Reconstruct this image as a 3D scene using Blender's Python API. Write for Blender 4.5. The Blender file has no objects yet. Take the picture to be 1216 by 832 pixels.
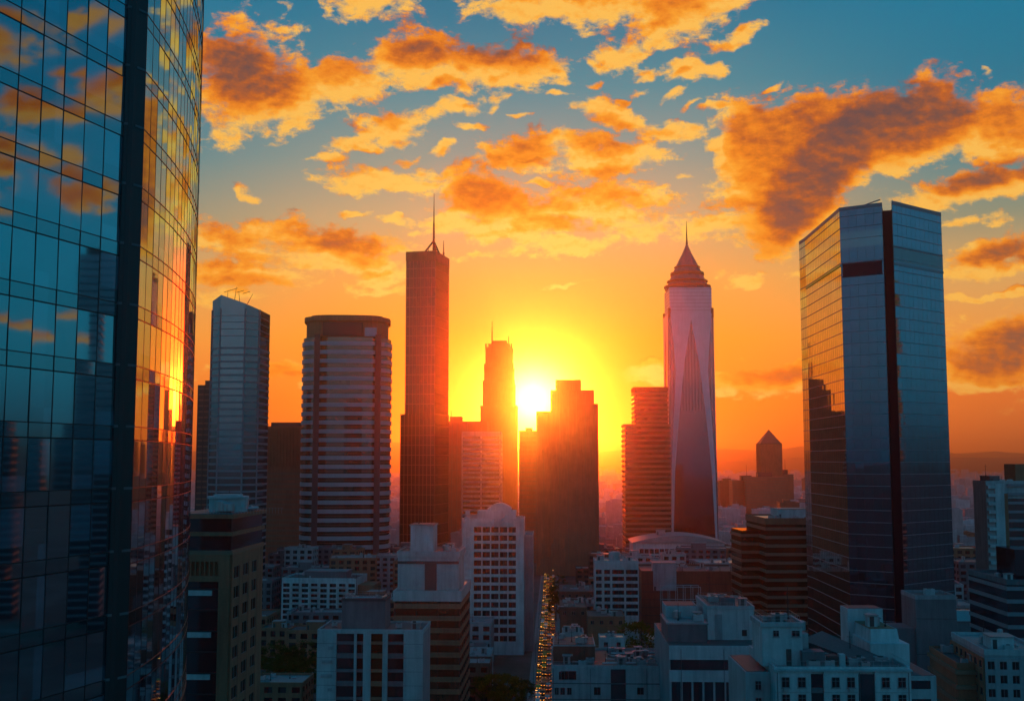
import bpy, math, random
from mathutils import Vector, Matrix
R = math.radians
C = bpy.context.scene.collection
scene = bpy.context.scene
rng = random.Random(7)

# ------------------------------------------------------------------ camera
F = 1350.0            # focal length in photo pixels (photo 1216 x 832)
HZ = 546.0            # horizon row in the photo
CAM_H = 90.0
PITCH = math.atan((HZ - 416.0) / F)
cam = bpy.data.objects.new('camera', bpy.data.cameras.new('camera'))
C.objects.link(cam); scene.camera = cam
cam.location = (0, 0, CAM_H)
cam.rotation_euler = (R(90) + PITCH, 0, 0)
cam.data.sensor_width = 36.0
cam.data.lens = 36.0 * F / 1216.0
cam.data.clip_start = 0.5; cam.data.clip_end = 60000

def ray(px, py):
    """direction of a photo pixel, scaled to one metre of depth"""
    u = (px - 608.0) / F; v = (416.0 - py) / F
    y = math.cos(PITCH) - math.sin(PITCH) * v
    z = math.sin(PITCH) + math.cos(PITCH) * v
    return u / y, z / y
def at(px, py, D):
    u, z = ray(px, py); return u * D, CAM_H + z * D
def azel(px, py):
    u, z = ray(px, py)
    return math.degrees(math.atan2(u, 1)), math.degrees(math.atan2(z, math.hypot(u, 1)))
def lin(r, g, b):
    f = lambda c: (c / 255.0) / 12.92 if c <= 10 else (((c / 255.0) + 0.055) / 1.055) ** 2.4
    return (f(r), f(g), f(b), 1.0)

# ------------------------------------------------------------------ render settings
vs = scene.view_settings
vs.view_transform = 'Standard'; vs.look = 'None'; vs.exposure = 0.0; vs.gamma = 1.0
vs.use_curve_mapping = False
scene.render.engine = 'CYCLES'
cy = scene.cycles
cy.use_denoising = True
cy.max_bounces = 6; cy.diffuse_bounces = 2; cy.glossy_bounces = 4; cy.transmission_bounces = 2
cy.volume_bounces = 0; cy.transparent_max_bounces = 6
cy.sample_clamp_indirect = 4.0; cy.sample_clamp_direct = 0.0
cy.caustics_reflective = False; cy.caustics_refractive = False

# ------------------------------------------------------------------ sun
SUN_AZ, SUN_EL = azel(633, 476)
SUN_STRENGTH = 1.05
SUN_COL = (1.0, 0.155, 0.009)
sl = bpy.data.lights.new('sun', 'SUN'); sl.energy = SUN_STRENGTH; sl.angle = R(0.6); sl.color = SUN_COL
sun = bpy.data.objects.new('sun', sl); C.objects.link(sun)
sd = Vector((math.sin(R(SUN_AZ)) * math.cos(R(SUN_EL)), math.cos(R(SUN_AZ)) * math.cos(R(SUN_EL)), math.sin(R(SUN_EL))))
sun.rotation_euler = (-sd).to_track_quat('-Z', 'Y').to_euler()
sun.location = (0, 300, 500)

# ------------------------------------------------------------------ world: sunset sky with broken cloud
world = bpy.data.worlds.new('World'); scene.world = world; world.use_nodes = True
nt = world.node_tree; nt.nodes.clear()

class NG:
    """tiny node-graph helper"""
    def __init__(s, tree): s.t = tree
    def n(s, typ, **kw):
        x = s.t.nodes.new(typ)
        for k, v in kw.items(): setattr(x, k, v)
        return x
    def put(s, sock, v):
        if isinstance(v, bpy.types.NodeSocket): s.t.links.new(v, sock)
        else: sock.default_value = v
    def m(s, op, a, b=None, c=None, clamp=False):
        x = s.n('ShaderNodeMath', operation=op, use_clamp=clamp)
        for i, v in enumerate((a, b, c)):
            if v is not None: s.put(x.inputs[i], v)
        return x.outputs[0]
    def v(s, op, a, b=None, out=0):
        x = s.n('ShaderNodeVectorMath', operation=op)
        s.put(x.inputs[0], a)
        if b is not None:
            if op == 'SCALE': s.put(x.inputs['Scale'], b)
            else: s.put(x.inputs[1], b)
        return x.outputs[1] if op in ('DOT_PRODUCT', 'LENGTH') else x.outputs[0]
    def sstep(s, v, a, b, lo=0.0, hi=1.0, kind='SMOOTHSTEP'):
        x = s.n('ShaderNodeMapRange', interpolation_type=kind, clamp=True) if kind == 'LINEAR' else s.n('ShaderNodeMapRange', interpolation_type=kind)
        s.put(x.inputs['Value'], v)
        for k, q in (('From Min', a), ('From Max', b), ('To Min', lo), ('To Max', hi)): s.put(x.inputs[k], q)
        return x.outputs[0]
    def mix(s, f, a, b, blend='MIX'):
        x = s.n('ShaderNodeMix', data_type='RGBA', blend_type=blend, clamp_factor=True)
        s.put(x.inputs[0], f); s.put(x.inputs[6], a); s.put(x.inputs[7], b)
        return x.outputs[2]
    def ramp(s, f, stops, interp='LINEAR'):
        x = s.n('ShaderNodeValToRGB'); cr = x.color_ramp; cr.interpolation = interp
        while len(cr.elements) > 1: cr.elements.remove(cr.elements[-1])
        for i, (p, c) in enumerate(stops):
            e = cr.elements[0] if i == 0 else cr.elements.new(p)
            e.position = p; e.color = c
        s.put(x.inputs[0], f)
        return x.outputs[0]
    def noise(s, vec, scale, detail=4.0, rough=0.55, out=0, **kw):
        x = s.n('ShaderNodeTexNoise', **kw)
        s.put(x.inputs['Vector'], vec)
        x.inputs['Scale'].default_value = scale; x.inputs['Detail'].default_value = detail
        x.inputs['Roughness'].default_value = rough
        return x.outputs[out]
    def comb(s, x, y, z=0.0):
        c = s.n('ShaderNodeCombineXYZ')
        for i, q in enumerate((x, y, z)): s.put(c.inputs[i], q)
        return c.outputs[0]

# (x, y, half width, half height, tilt in degrees counter-clockwise, fullness), photo pixels
CLOUDS = [
 (445,2,55,16,0,1),(690,4,110,26,0,1),(800,14,75,30,5,1),(620,10,60,16,0,1),(860,8,35,14,10,.8),
 (300,92,58,48,-8,1.15),(270,140,35,26,10,.8),(355,118,60,28,18,1.05),(415,100,55,34,15,1.05),(260,70,35,30,0,.8),
 (500,68,66,28,8,1.1),(585,78,76,25,-4,1.1),(645,76,40,14,0,.9),(540,95,60,14,0,.9),(665,96,18,9,0,.7),
 (472,152,38,20,15,1),(418,178,34,9,10,.9),(538,131,44,9,14,.95),(500,145,30,10,10,.7),(600,118,16,6,10,.6),
 (455,212,66,13,4,1),(420,222,40,9,0,.8),(505,203,30,8,6,.7),
 (625,183,62,19,6,1.1),(720,188,62,20,0,1.1),(580,180,25,8,5,.8),(700,172,60,12,0,.9),
 (735,140,60,15,-10,1),(800,156,42,10,-8,.95),(700,133,30,10,0,.9),(850,150,22,7,0,.6),
 (826,82,34,13,8,1),(858,128,20,6,10,.9),(868,45,34,9,12,.85),(742,62,36,14,5,.95),(772,85,22,9,0,.8),(790,48,30,10,20,.8),(712,78,20,8,0,.7),
 (570,232,62,26,-6,1.15),(620,262,72,24,0,1.1),(705,238,88,22,4,1),(665,290,70,13,3,.95),(745,262,58,15,0,.85),(540,262,40,16,0,.8),(600,300,50,8,0,.7),
 (290,285,72,20,-5,.95),(395,288,82,20,-6,1.05),(300,325,84,13,-4,1),(430,318,62,15,-5,1),(350,305,70,14,0,.8),(270,350,50,8,0,.6),(450,345,40,7,0,.6),
 (902,155,30,28,12,1.2),(950,165,62,34,24,1.4),(985,175,62,34,36,1.45),(925,205,66,56,50,1.35),(845,268,40,16,-8,1.0),(915,268,36,32,50,1.25),(955,235,44,26,42,1.3),(1045,160,52,30,30,1.3),
 (1105,118,30,26,0,1.1),(1170,150,74,28,-6,1.15),(1115,150,56,30,6,1.2),(1000,135,60,24,0,1.1),(880,180,30,50,0,1.15),(1230,150,60,26,0,1),(850,270,44,20,0,.9),(1000,210,50,20,32,1.1),(890,195,26,34,0,1.1),(1070,178,50,18,14,.9),
 (1160,218,86,18,10,1.1),(1100,235,50,14,0,.9),(1240,200,50,20,10,1),
 (1190,302,64,15,10,1.1),(1170,326,60,8,2,.95),(1175,352,50,4,2,.9),(1250,300,50,20,0,1),
 (1185,405,58,26,12,1.1),(1150,440,60,20,0,1.05),(1235,430,60,40,0,1),(1165,458,90,8,0,.9),
 (905,448,64,17,6,1.1),(860,455,40,10,0,.9),(940,430,30,10,10,.8),(760,447,46,12,6,1),(720,456,34,7,0,.8),
 (551,438,22,8,0,1),(330,439,36,9,-3,1),(385,455,40,6,0,.7),(680,332,40,4,2,.8),(640,443,44,5,0,.9),(690,468,38,3,0,.8),(560,470,30,4,0,.6),
 (300,231,17,5,-12,.85),(1166,93,9,6,0,.7),(915,104,12,5,20,.7),(330,10,14,9,20,.6),(520,255,20,5,0,.6),(950,330,24,6,0,.6),
 (700,100,16,6,20,.75),(665,118,14,5,0,.7),(760,105,18,6,10,.75),(800,112,16,5,12,.7),(690,128,18,6,0,.75),(735,118,12,5,0,.7),(845,172,20,6,0,.75),(818,128,14,5,20,.7),(590,128,18,6,14,.75),(560,150,16,5,8,.7),(620,140,12,4,0,.65),(480,185,20,6,10,.75),(520,175,18,6,12,.75),(390,195,24,5,0,.7),(470,262,26,6,0,.75),(500,275,22,5,0,.7),(420,255,24,5,0,.7),(350,268,30,6,0,.75),(820,205,16,5,0,.7),(790,220,14,4,0,.65),(640,215,22,5,0,.7),(1140,265,26,6,10,.7),(1195,262,22,8,0,.7),(880,330,30,8,0,.7),
 # beyond the frame, where only the glass towers mirror them
 (1868,140,44,15,6,1.0),(1925,165,60,17,-4,1.05),(1985,215,56,14,5,1.0),(1905,250,70,12,0,1.0),(2040,260,60,14,0,.95),(1890,60,40,12,0,.9),(2010,90,70,18,8,1.0),(2120,150,60,16,0,1),
 (1700,260,120,26,5,1),(1450,90,130,50,0,1),(1500,350,120,24,0,1),(1930,400,80,7,0,.9),(1600,170,80,26,0,1),
 (150,330,110,24,0,1),(60,150,130,44,8,1.1),(-160,250,150,34,0,1),(100,430,120,14,0,1),(-450,120,180,50,5,1),(-400,380,160,26,0,1),
]

# where the cloud banks are deepest and let little light through
CORES = [(285,85,60,34,-10,1),(600,58,80,18,-4,1),(500,62,40,12,0,.8),(1010,170,120,26,38,1.25),(935,255,54,24,48,1.1),(1085,140,50,34,20,1.1),(1190,205,70,12,8,1),
 (1190,415,60,22,5,1),(620,185,45,12,0,.9),(570,232,40,16,0,.8),(420,285,60,12,-6,.8),(290,335,60,8,0,.8),(1190,300,50,10,5,.9),(905,452,50,12,0,1),(330,441,34,8,0,1),(1166,93,9,6,0,1),
 (60,140,90,30,0,1)]
def ellipses(b, q, items, gx, gy, soft):
    acc = None
    for (x, y, rx, ry, rot, full) in items:
        # directions measured as the sky's own angles (azimuth, elevation in degrees)
        az, el = (azel(x, y) if -100 < x < 1400 else ((x - 608) / 23.56, (546 - y) / 23.56))
        a, c = math.cos(R(rot)), math.sin(R(rot)); rx, ry = rx * gx / 23.56, ry * gy / 23.56
        u = b.v('DOT_PRODUCT', q, (a / rx, c / rx, -(a * az + c * el) / rx))
        v = b.v('DOT_PRODUCT', q, (-c / ry, a / ry, (c * az - a * el) / ry))
        r2 = b.m('ADD', b.m('MULTIPLY', u, u), b.m('MULTIPLY_ADD', v, v, 1.0 - full))
        acc = r2 if acc is None else b.m('SMOOTH_MIN', acc, r2, soft)
    return acc
def cloud_group():
    g = bpy.data.node_groups.new('cloud_height', 'ShaderNodeTree')
    g.interface.new_socket('Vector', in_out='INPUT', socket_type='NodeSocketVector')
    g.interface.new_socket('Height', in_out='OUTPUT', socket_type='NodeSocketFloat')
    g.interface.new_socket('Smooth', in_out='OUTPUT', socket_type='NodeSocketFloat')
    b = NG(g)
    gi = b.n('NodeGroupInput'); go = b.n('NodeGroupOutput')
    p = gi.outputs[0]
    w = b.v('SUBTRACT', b.noise(p, 0.34, 3.0, 0.6, out=1), (0.5, 0.5, 0.5))
    q = b.v('ADD', p, b.v('MULTIPLY', w, (3.6, 2.1, 0.0)))
    acc = ellipses(b, q, CLOUDS, 1.12, 1.20, 0.30)
    h = b.m('MAXIMUM', b.m('SUBTRACT', 1.0, acc), -1.6)
    st = b.v('MULTIPLY', b.v('ADD', p, b.v('MULTIPLY', w, (0.8, 0.6, 0.0))), (0.72, 1.25, 0.0))
    n1 = b.noise(st, 0.66, 9.0, 0.64)
    n2 = b.noise(b.v('ADD', st, (37.0, 11.0, 0.0)), 2.3, 6.0, 0.62)
    n = b.m('MULTIPLY_ADD', b.m('SUBTRACT', n1, 0.51), 3.3, b.m('MULTIPLY', b.m('SUBTRACT', n2, 0.5), 1.25))
    n = b.m('MULTIPLY', n, b.sstep(h, 0.15, 1.1, 1.35, 0.5))
    b.put(go.inputs[0], b.m('ADD', b.m('MULTIPLY', h, 0.80), n))
    b.put(go.inputs[1], h)
    return g

def build_sky():
    b = NG(nt)
    d = b.v('NORMALIZE', b.n('ShaderNodeTexCoord').outputs['Generated'])
    sp = b.n('ShaderNodeSeparateXYZ'); b.put(sp.inputs[0], d)
    az = b.m('MULTIPLY', b.m('ARCTAN2', sp.outputs[0], sp.outputs[1]), 57.29578)
    el = b.m('MULTIPLY', b.m('ARCSINE', sp.outputs[2]), 57.29578)
    p = b.comb(az, el, 1.0)
    ang = b.m('MULTIPLY', b.m('ARCCOSINE', b.m('MINIMUM', b.v('DOT_PRODUCT', d, tuple(sd)), 0.9999999)), 57.29578)
    e01 = b.sstep(el, 0.0, 40.0, kind='LINEAR')
    S = lambda deg: deg / 40.0
    near = b.ramp(e01, [(0, lin(235,105,28)), (S(2.5), lin(255,128,10)), (S(6), lin(250,152,26)), (S(9), lin(234,162,74)), (S(12), lin(196,165,118)),
                        (S(15), lin(132,150,140)), (S(18.5), lin(52,134,150)), (S(22), lin(0,116,146)), (1, lin(0,78,115))])
    side = b.ramp(e01, [(0, lin(205,92,46)), (S(3), lin(232,112,42)), (S(6), lin(240,156,70)), (S(9), lin(212,164,98)), (S(11.5), lin(132,142,120)),
                        (S(14.5), lin(52,130,142)), (S(17.5), lin(0,116,144)), (S(22), lin(0,116,150)), (1, lin(0,88,128))])
    far = b.ramp(e01, [(0, lin(12,88,118)), (S(4), lin(6,124,150)), (S(10), lin(0,128,158)), (S(22), lin(0,108,146)), (1, lin(0,86,124))])
    da = b.m('ABSOLUTE', b.m('SUBTRACT', az, SUN_AZ))
    base = b.mix(b.sstep(da, 6.0, 23.0), near, side)
    base = b.mix(b.sstep(da, 24.0, 44.0), base, far)
    base = b.v('SCALE', base, b.sstep(da, 88.0, 140.0, 1.0, 1.55))  # sky behind the camera brightened to light the walls facing it
    # the rosy belt low down opposite the sun
    belt = b.m('MULTIPLY', b.sstep(da, 95.0, 150.0), b.m('MULTIPLY', b.sstep(el, 0.0, 4.0), b.sstep(el, 26.0, 10.0, 0.0, 1.0)))
    base = b.mix(1.0, base, b.v('SCALE', (0.11, 0.03, 0.01), belt), 'ADD')
    # physical sky, a small share of the light
    sky = b.n('ShaderNodeTexSky', sky_type='NISHITA', sun_disc=False, sun_elevation=R(SUN_EL), sun_rotation=R(SUN_AZ))
    base = b.mix(1.0, base, b.v('SCALE', sky.outputs[0], 0.004), 'ADD')
    # glow about the sun
    glow = b.m('ADD', b.m('MULTIPLY', b.m('EXPONENT', b.m('MULTIPLY', ang, -1.45)), 16.0),
                      b.m('MULTIPLY', b.m('EXPONENT', b.m('MULTIPLY', ang, -0.26)), 0.34))
    base = b.mix(1.0, base, b.v('SCALE', (1.0, 0.62, 0.11), glow), 'ADD')
    # red glow with a green core, added about the sun to light the haze
    fill_red = b.m('MULTIPLY', b.m('EXPONENT', b.m('MULTIPLY', b.m('MULTIPLY', ang, ang), -1.0 / 9.0)), 165.0)
    fill_green = b.m('MULTIPLY', b.m('EXPONENT', b.m('MULTIPLY', b.m('MULTIPLY', ang, ang), -1.0 / 1.8)), 26.0)
    base = b.mix(1.0, base, b.v('SCALE', (1.0, 0.0, 0.0), fill_red), 'ADD')
    base = b.mix(1.0, base, b.v('SCALE', (0.0, 1.0, 0.03), fill_green), 'ADD')
    # the disc itself
    disc = b.sstep(ang, 0.42, 0.30, 0.0, 24.0)
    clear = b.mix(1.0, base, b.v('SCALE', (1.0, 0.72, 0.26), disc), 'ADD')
    # clouds
    grp = cloud_group()
    g1 = b.n('ShaderNodeGroup'); g1.node_tree = grp; b.put(g1.inputs[0], p)
    to_sun = b.v('NORMALIZE', b.v('SUBTRACT', (SUN_AZ, SUN_EL - 6.0, 1.0), p))
    g2 = b.n('ShaderNodeGroup'); g2.node_tree = grp; b.put(g2.inputs[0], b.v('ADD', p, b.v('SCALE', to_sun, 1.0)))
    h1, s1, h2, s2 = g1.outputs[0], g1.outputs[1], g2.outputs[0], g2.outputs[1]
    alpha = b.sstep(h1, -0.24, 0.60)
    thick = b.sstep(h1, 0.3, 2.0)
    bulk = b.sstep(b.m('ADD', s1, b.m('MULTIPLY', h1, 0.15)), 0.30, 1.25)
    dirl = b.m('MULTIPLY', b.m('SUBTRACT', h1, h2), 0.24)
    dirs = b.m('MULTIPLY', b.m('SUBTRACT', s1, s2), 0.34)
    lit = b.m('ADD', b.m('ADD', 0.93, b.m('ADD', dirl, dirs)), b.m('MULTIPLY_ADD', thick, -0.26, b.m('MULTIPLY', bulk, -0.40)), clamp=True)
    def fine(v):
        return b.noise(b.v('MULTIPLY', v, (0.72, 1.25, 0.0)), 1.7, 6.0, 0.62)
    micro = b.m('MULTIPLY', b.m('SUBTRACT', fine(p), fine(b.v('ADD', p, b.v('SCALE', to_sun, 0.28)))), 0.55)
    lit = b.m('ADD', lit, micro, clamp=True)
    wq = b.v('SUBTRACT', b.noise(p, 0.5, 4.0, 0.6, out=1), (0.5, 0.5, 0.5))
    core = b.sstep(b.m('SUBTRACT', 1.0, ellipses(b, b.v('ADD', p, b.v('MULTIPLY', wq, (1.8, 1.3, 0.0))), CORES, 1.15, 1.25, 0.4)), -0.7, 0.95)
    lit = b.m('SUBTRACT', lit, b.m('MULTIPLY', core, b.m('MULTIPLY_ADD', dirl, 0.45, 0.30)), clamp=True)
    nearc = b.ramp(lit, [(0, lin(196,92,26)), (.3, lin(228,122,24)), (.55, lin(250,156,36)), (.8, lin(255,192,62)), (1, lin(255,216,104))])
    farc = b.ramp(lit, [(0, lin(96,74,74)), (.16, lin(132,80,62)), (.34, lin(190,96,36)), (.55, lin(236,130,26)), (.78, lin(252,162,44)), (1, lin(255,192,84))])
    cl = b.mix(b.sstep(ang, 6.0, 17.0), nearc, farc)
    cl = b.v('MULTIPLY', cl, b.mix(b.sstep(ang, 26.0, 46.0), (1, 1, 1, 1), (1.0, 0.74, 0.66, 1)))
    dim = b.sstep(ang, 30.0, 65.0, 1.0, 0.55)
    cl = b.v('SCALE', cl, dim)
    ccol = b.mix(b.m('MULTIPLY', alpha, b.m('MULTIPLY', b.sstep(el, 0.6, 2.2), b.sstep(ang, 4.3, 5.8))), base, cl)
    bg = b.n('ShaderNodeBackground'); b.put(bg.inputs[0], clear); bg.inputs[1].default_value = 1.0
    bc = b.n('ShaderNodeBackground'); b.put(bc.inputs[0], ccol); bc.inputs[1].default_value = 1.0
    # where there is no cloud at all the cloud half is never worked out
    inside = b.m('MULTIPLY', b.m('MULTIPLY', b.m('GREATER_THAN', ang, 4.25), b.m('LESS_THAN', da, 76.0)), b.m('MULTIPLY', b.m('GREATER_THAN', el, 0.55), b.m('LESS_THAN', el, 27.0)))
    ms = b.n('ShaderNodeMixShader'); b.put(ms.inputs[0], inside); b.put(ms.inputs[1], bg.outputs[0]); b.put(ms.inputs[2], bc.outputs[0])
    out = b.n('ShaderNodeOutputWorld'); b.put(out.inputs[0], ms.outputs[0])
build_sky()
world.cycles.sampling_method = 'MANUAL'; world.cycles.sample_map_resolution = 512

HAZE_DENSITY = 1.3e-4
HAZE_G = 0.958

# ------------------------------------------------------------------ materials
_mats = {}
def _new(name):
    m = bpy.data.materials.new(name); m.use_nodes = True
    m.node_tree.nodes.clear()
    b = NG(m.node_tree)
    return m, b, b.n('ShaderNodeOutputMaterial')
def rgb(c): return (c[0], c[1], c[2], 1.0)

def solid(name, col, rough=0.8, var=0.5, scale=0.12, streak=True, metal=0.0, bump=0.15):
    """weathered wall material: blotches, rain streaks and fine grain in the surface's own colour"""
    if name in _mats: return _mats[name]
    m, b, o = _new(name)
    co = b.n('ShaderNodeTexCoord').outputs['Object']
    n1 = b.noise(co, scale, 5.0, 0.6)
    n2 = b.noise(b.v('MULTIPLY', co, (1.0, 1.0, 0.09)), scale * 7.0, 3.0, 0.6) if streak else b.noise(co, scale * 9, 3.0, 0.6)
    n3 = b.noise(co, 2.5, 2.0, 0.6)
    f = b.m('ADD', b.m('MULTIPLY', b.m('SUBTRACT', n1, 0.5), 1.9), b.m('ADD', b.m('MULTIPLY', b.m('SUBTRACT', n2, 0.5), 1.9), b.m('MULTIPLY', b.m('SUBTRACT', n3, 0.5), 0.6)))
    k = b.m('MAXIMUM', b.m('MULTIPLY_ADD', f, var, 1.0), 0.2)
    c = b.v('SCALE', col[:3], k)
    s = b.n('ShaderNodeBsdfPrincipled')
    b.put(s.inputs['Base Color'], c); s.inputs['Metallic'].default_value = metal
    b.put(s.inputs['Roughness'], b.m('MULTIPLY_ADD', n1, 0.2, rough - 0.1))
    if bump:
        bp = b.n('ShaderNodeBump'); bp.inputs['Strength'].default_value = bump; bp.inputs['Distance'].default_value = 0.05
        b.put(bp.inputs['Height'], n3); b.put(s.inputs['Normal'], bp.outputs[0])
    b.put(o.inputs[0], s.outputs[0])
    _mats[name] = m; return m

def glass(name, body, tint, refl=0.45, rough=0.03, floor=4.0, bay=3.0, wave=0.0, blinds=0.5):
    """coated facade glass: dark rooms and blinds behind, a sky-reflecting coat in front"""
    if name in _mats: return _mats[name]
    m, b, o = _new(name)
    co = b.n('ShaderNodeTexCoord').outputs['Object']
    cell = b.v('FLOOR', b.v('DIVIDE', b.v('ADD', co, (500.3, 500.3, 0.02)), (bay, bay, floor)))
    wn = b.n('ShaderNodeTexWhiteNoise', noise_dimensions='3D'); b.put(wn.inputs['Vector'], cell)
    r = wn.outputs['Value']
    n1 = b.noise(co, 0.35, 4.0, 0.6)
    k = b.m('MULTIPLY_ADD', b.sstep(r, 0.55, 1.0), blinds * 2.2, b.m('MULTIPLY_ADD', n1, 0.9, 0.45))
    s = b.n('ShaderNodeBsdfPrincipled'); b.put(s.inputs['Base Color'], b.v('SCALE', body[:3], k))
    s.inputs['Roughness'].default_value = 0.6; s.inputs['Specular IOR Level'].default_value = 0.0
    g = b.n('ShaderNodeBsdfGlossy'); g.inputs['Color'].default_value = rgb(tint)
    b.put(g.inputs['Roughness'], b.m('MULTIPLY_ADD', r, 0.02, rough))
    if wave:
        bp = b.n('ShaderNodeBump'); bp.inputs['Strength'].default_value = wave; bp.inputs['Distance'].default_value = 0.1
        b.put(bp.inputs['Height'], b.noise(co, 0.30, 2.0, 0.5)); b.put(g.inputs['Normal'], bp.outputs[0])
    lw = b.n('ShaderNodeLayerWeight'); lw.inputs['Blend'].default_value = 0.35
    f = b.m('MULTIPLY_ADD', b.m('POWER', lw.outputs['Facing'], 2.6), 1.0 - refl, refl, clamp=True)
    f = b.m('MULTIPLY', f, b.m('MULTIPLY_ADD', r, 0.10, 0.92))
    mx = b.n('ShaderNodeMixShader'); b.put(mx.inputs[0], f); b.put(mx.inputs[1], s.outputs[0]); b.put(mx.inputs[2], g.outputs[0])
    b.put(o.inputs[0], mx.outputs[0])
    _mats[name] = m; return m

def emit(name, col, strength):
    if name in _mats: return _mats[name]
    m, b, o = _new(name)
    e = b.n('ShaderNodeEmission'); e.inputs[0].default_value = rgb(col); e.inputs[1].default_value = strength
    b.put(o.inputs[0], e.outputs[0]); m.cycles.emission_sampling = 'NONE'
    _mats[name] = m; return m

WHITE = solid('white_render', (.47, .47, .475), .85)
PALE = solid('pale_concrete', (.37, .37, .375), .85)
GREY = solid('grey_concrete', (.27, .27, .28), .85)
DGREY = solid('dark_concrete', (.13, .13, .14), .85)
BROWN = solid('brown_stone', (.33, .125, .068), .8)
RED = solid('red_brick', (.19, .075, .05), .85)
DARK = solid('dark_stone', (.06, .055, .055), .7)
BLACK = solid('black_metal', (.018, .019, .022), .45, .3)
SLATE = solid('slate_roof', (.09, .11, .14), .5, .3)
SLOT = solid('slot_lining', (.012, .028, .045), .95, .2, bump=0)
STEEL = solid('brushed_steel', (.42, .43, .45), .38, .2, metal=.8)
SILVER = solid('silver_cladding', (.40, .50, .58), .36, .2, metal=.3)
ROOF = solid('roof_felt', (.085, .08, .08), .60, .55, .25, streak=False)
ROOFL = solid('roof_pale', (.24, .24, .24), .55, .4, .25, streak=False)
ROOFM = solid('roof_metal_sheet', (.45, .45, .46), .33, .3, .2, metal=.7)
ROOFG = solid('roof_green_sheet', (.12, .36, .36), .4, .3, .2, metal=.3)
TERRA = solid('terracotta_cladding', (.30, .10, .05), .7)
BANDW = solid('pale_band', (.31, .34, .38), .45, .15, metal=.15)
BANDG = solid('grey_band', (.20, .21, .23), .5, .2)
BANDB = solid('brown_band', (.24, .14, .09), .55, .25)
GL_DARK = glass('dark_glass', (.012, .016, .022), (.42, .60, .72), .26, .05)
GL_MID = glass('office_glass', (.018, .022, .028), (.60, .68, .74), .30, .05, 4, 3, .06)
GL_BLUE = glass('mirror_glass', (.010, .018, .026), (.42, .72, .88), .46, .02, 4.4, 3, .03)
GL_SIDE = glass('sunset_tinted_glass', (.012, .016, .02), (.92, .86, .80), .60, .02, 4.4, 3, .03)  # mirror glass with the sunset's warmth put into its reflection tint
GL_NEAR = glass('near_tower_glass', (.012, .022, .032), (.60, .84, .92), .58, .022, 4.05, 2.0, .0, 2.5)
GL_SPAN = glass('spandrel_glass', (.012, .026, .034), (.58, .78, .84), .54, .025, 4.05, 2.0, .0, .2)
GL_BACK = glass('dimmed_mirror_glass', (.010, .018, .024), (.24, .52, .68), .28, .02, 4.4, 3, .03)  # mirror glass toned down to offset the brightened sky behind the camera
GL_WIN = glass('window_glass', (.014, .015, .018), (.55, .60, .66), .09, .05, 3.3, 2.0, .05, 1.0)
GL_SLAB = glass('slab_glass', (.05, .028, .018), (.5, .42, .36), .12, .12, 4.3, 9, .0, .05)
GL_BROWN = glass('bronze_glass', (.040, .022, .014), (.62, .50, .42), .22, .07)

# ------------------------------------------------------------------ mesh building
def offset(poly, d):
    """convex counter-clockwise outline moved outwards by d"""
    n = len(poly); out = []
    for i in range(n):
        p0, p1, p2 = Vector(poly[i - 1]), Vector(poly[i]), Vector(poly[(i + 1) % n])
        e1, e2 = (p1 - p0).normalized(), (p2 - p1).normalized()
        n1, n2 = Vector((e1.y, -e1.x)), Vector((e2.y, -e2.x))
        k = (n1 + n2); k = k / max(0.25, k.length_squared / 2) * 1.0
        out.append((p1.x + k.x * d, p1.y + k.y * d))
    return out
def rect(x0, x1, y0, y1): return [(x0, y0), (x1, y0), (x1, y1), (x0, y1)]

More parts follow.
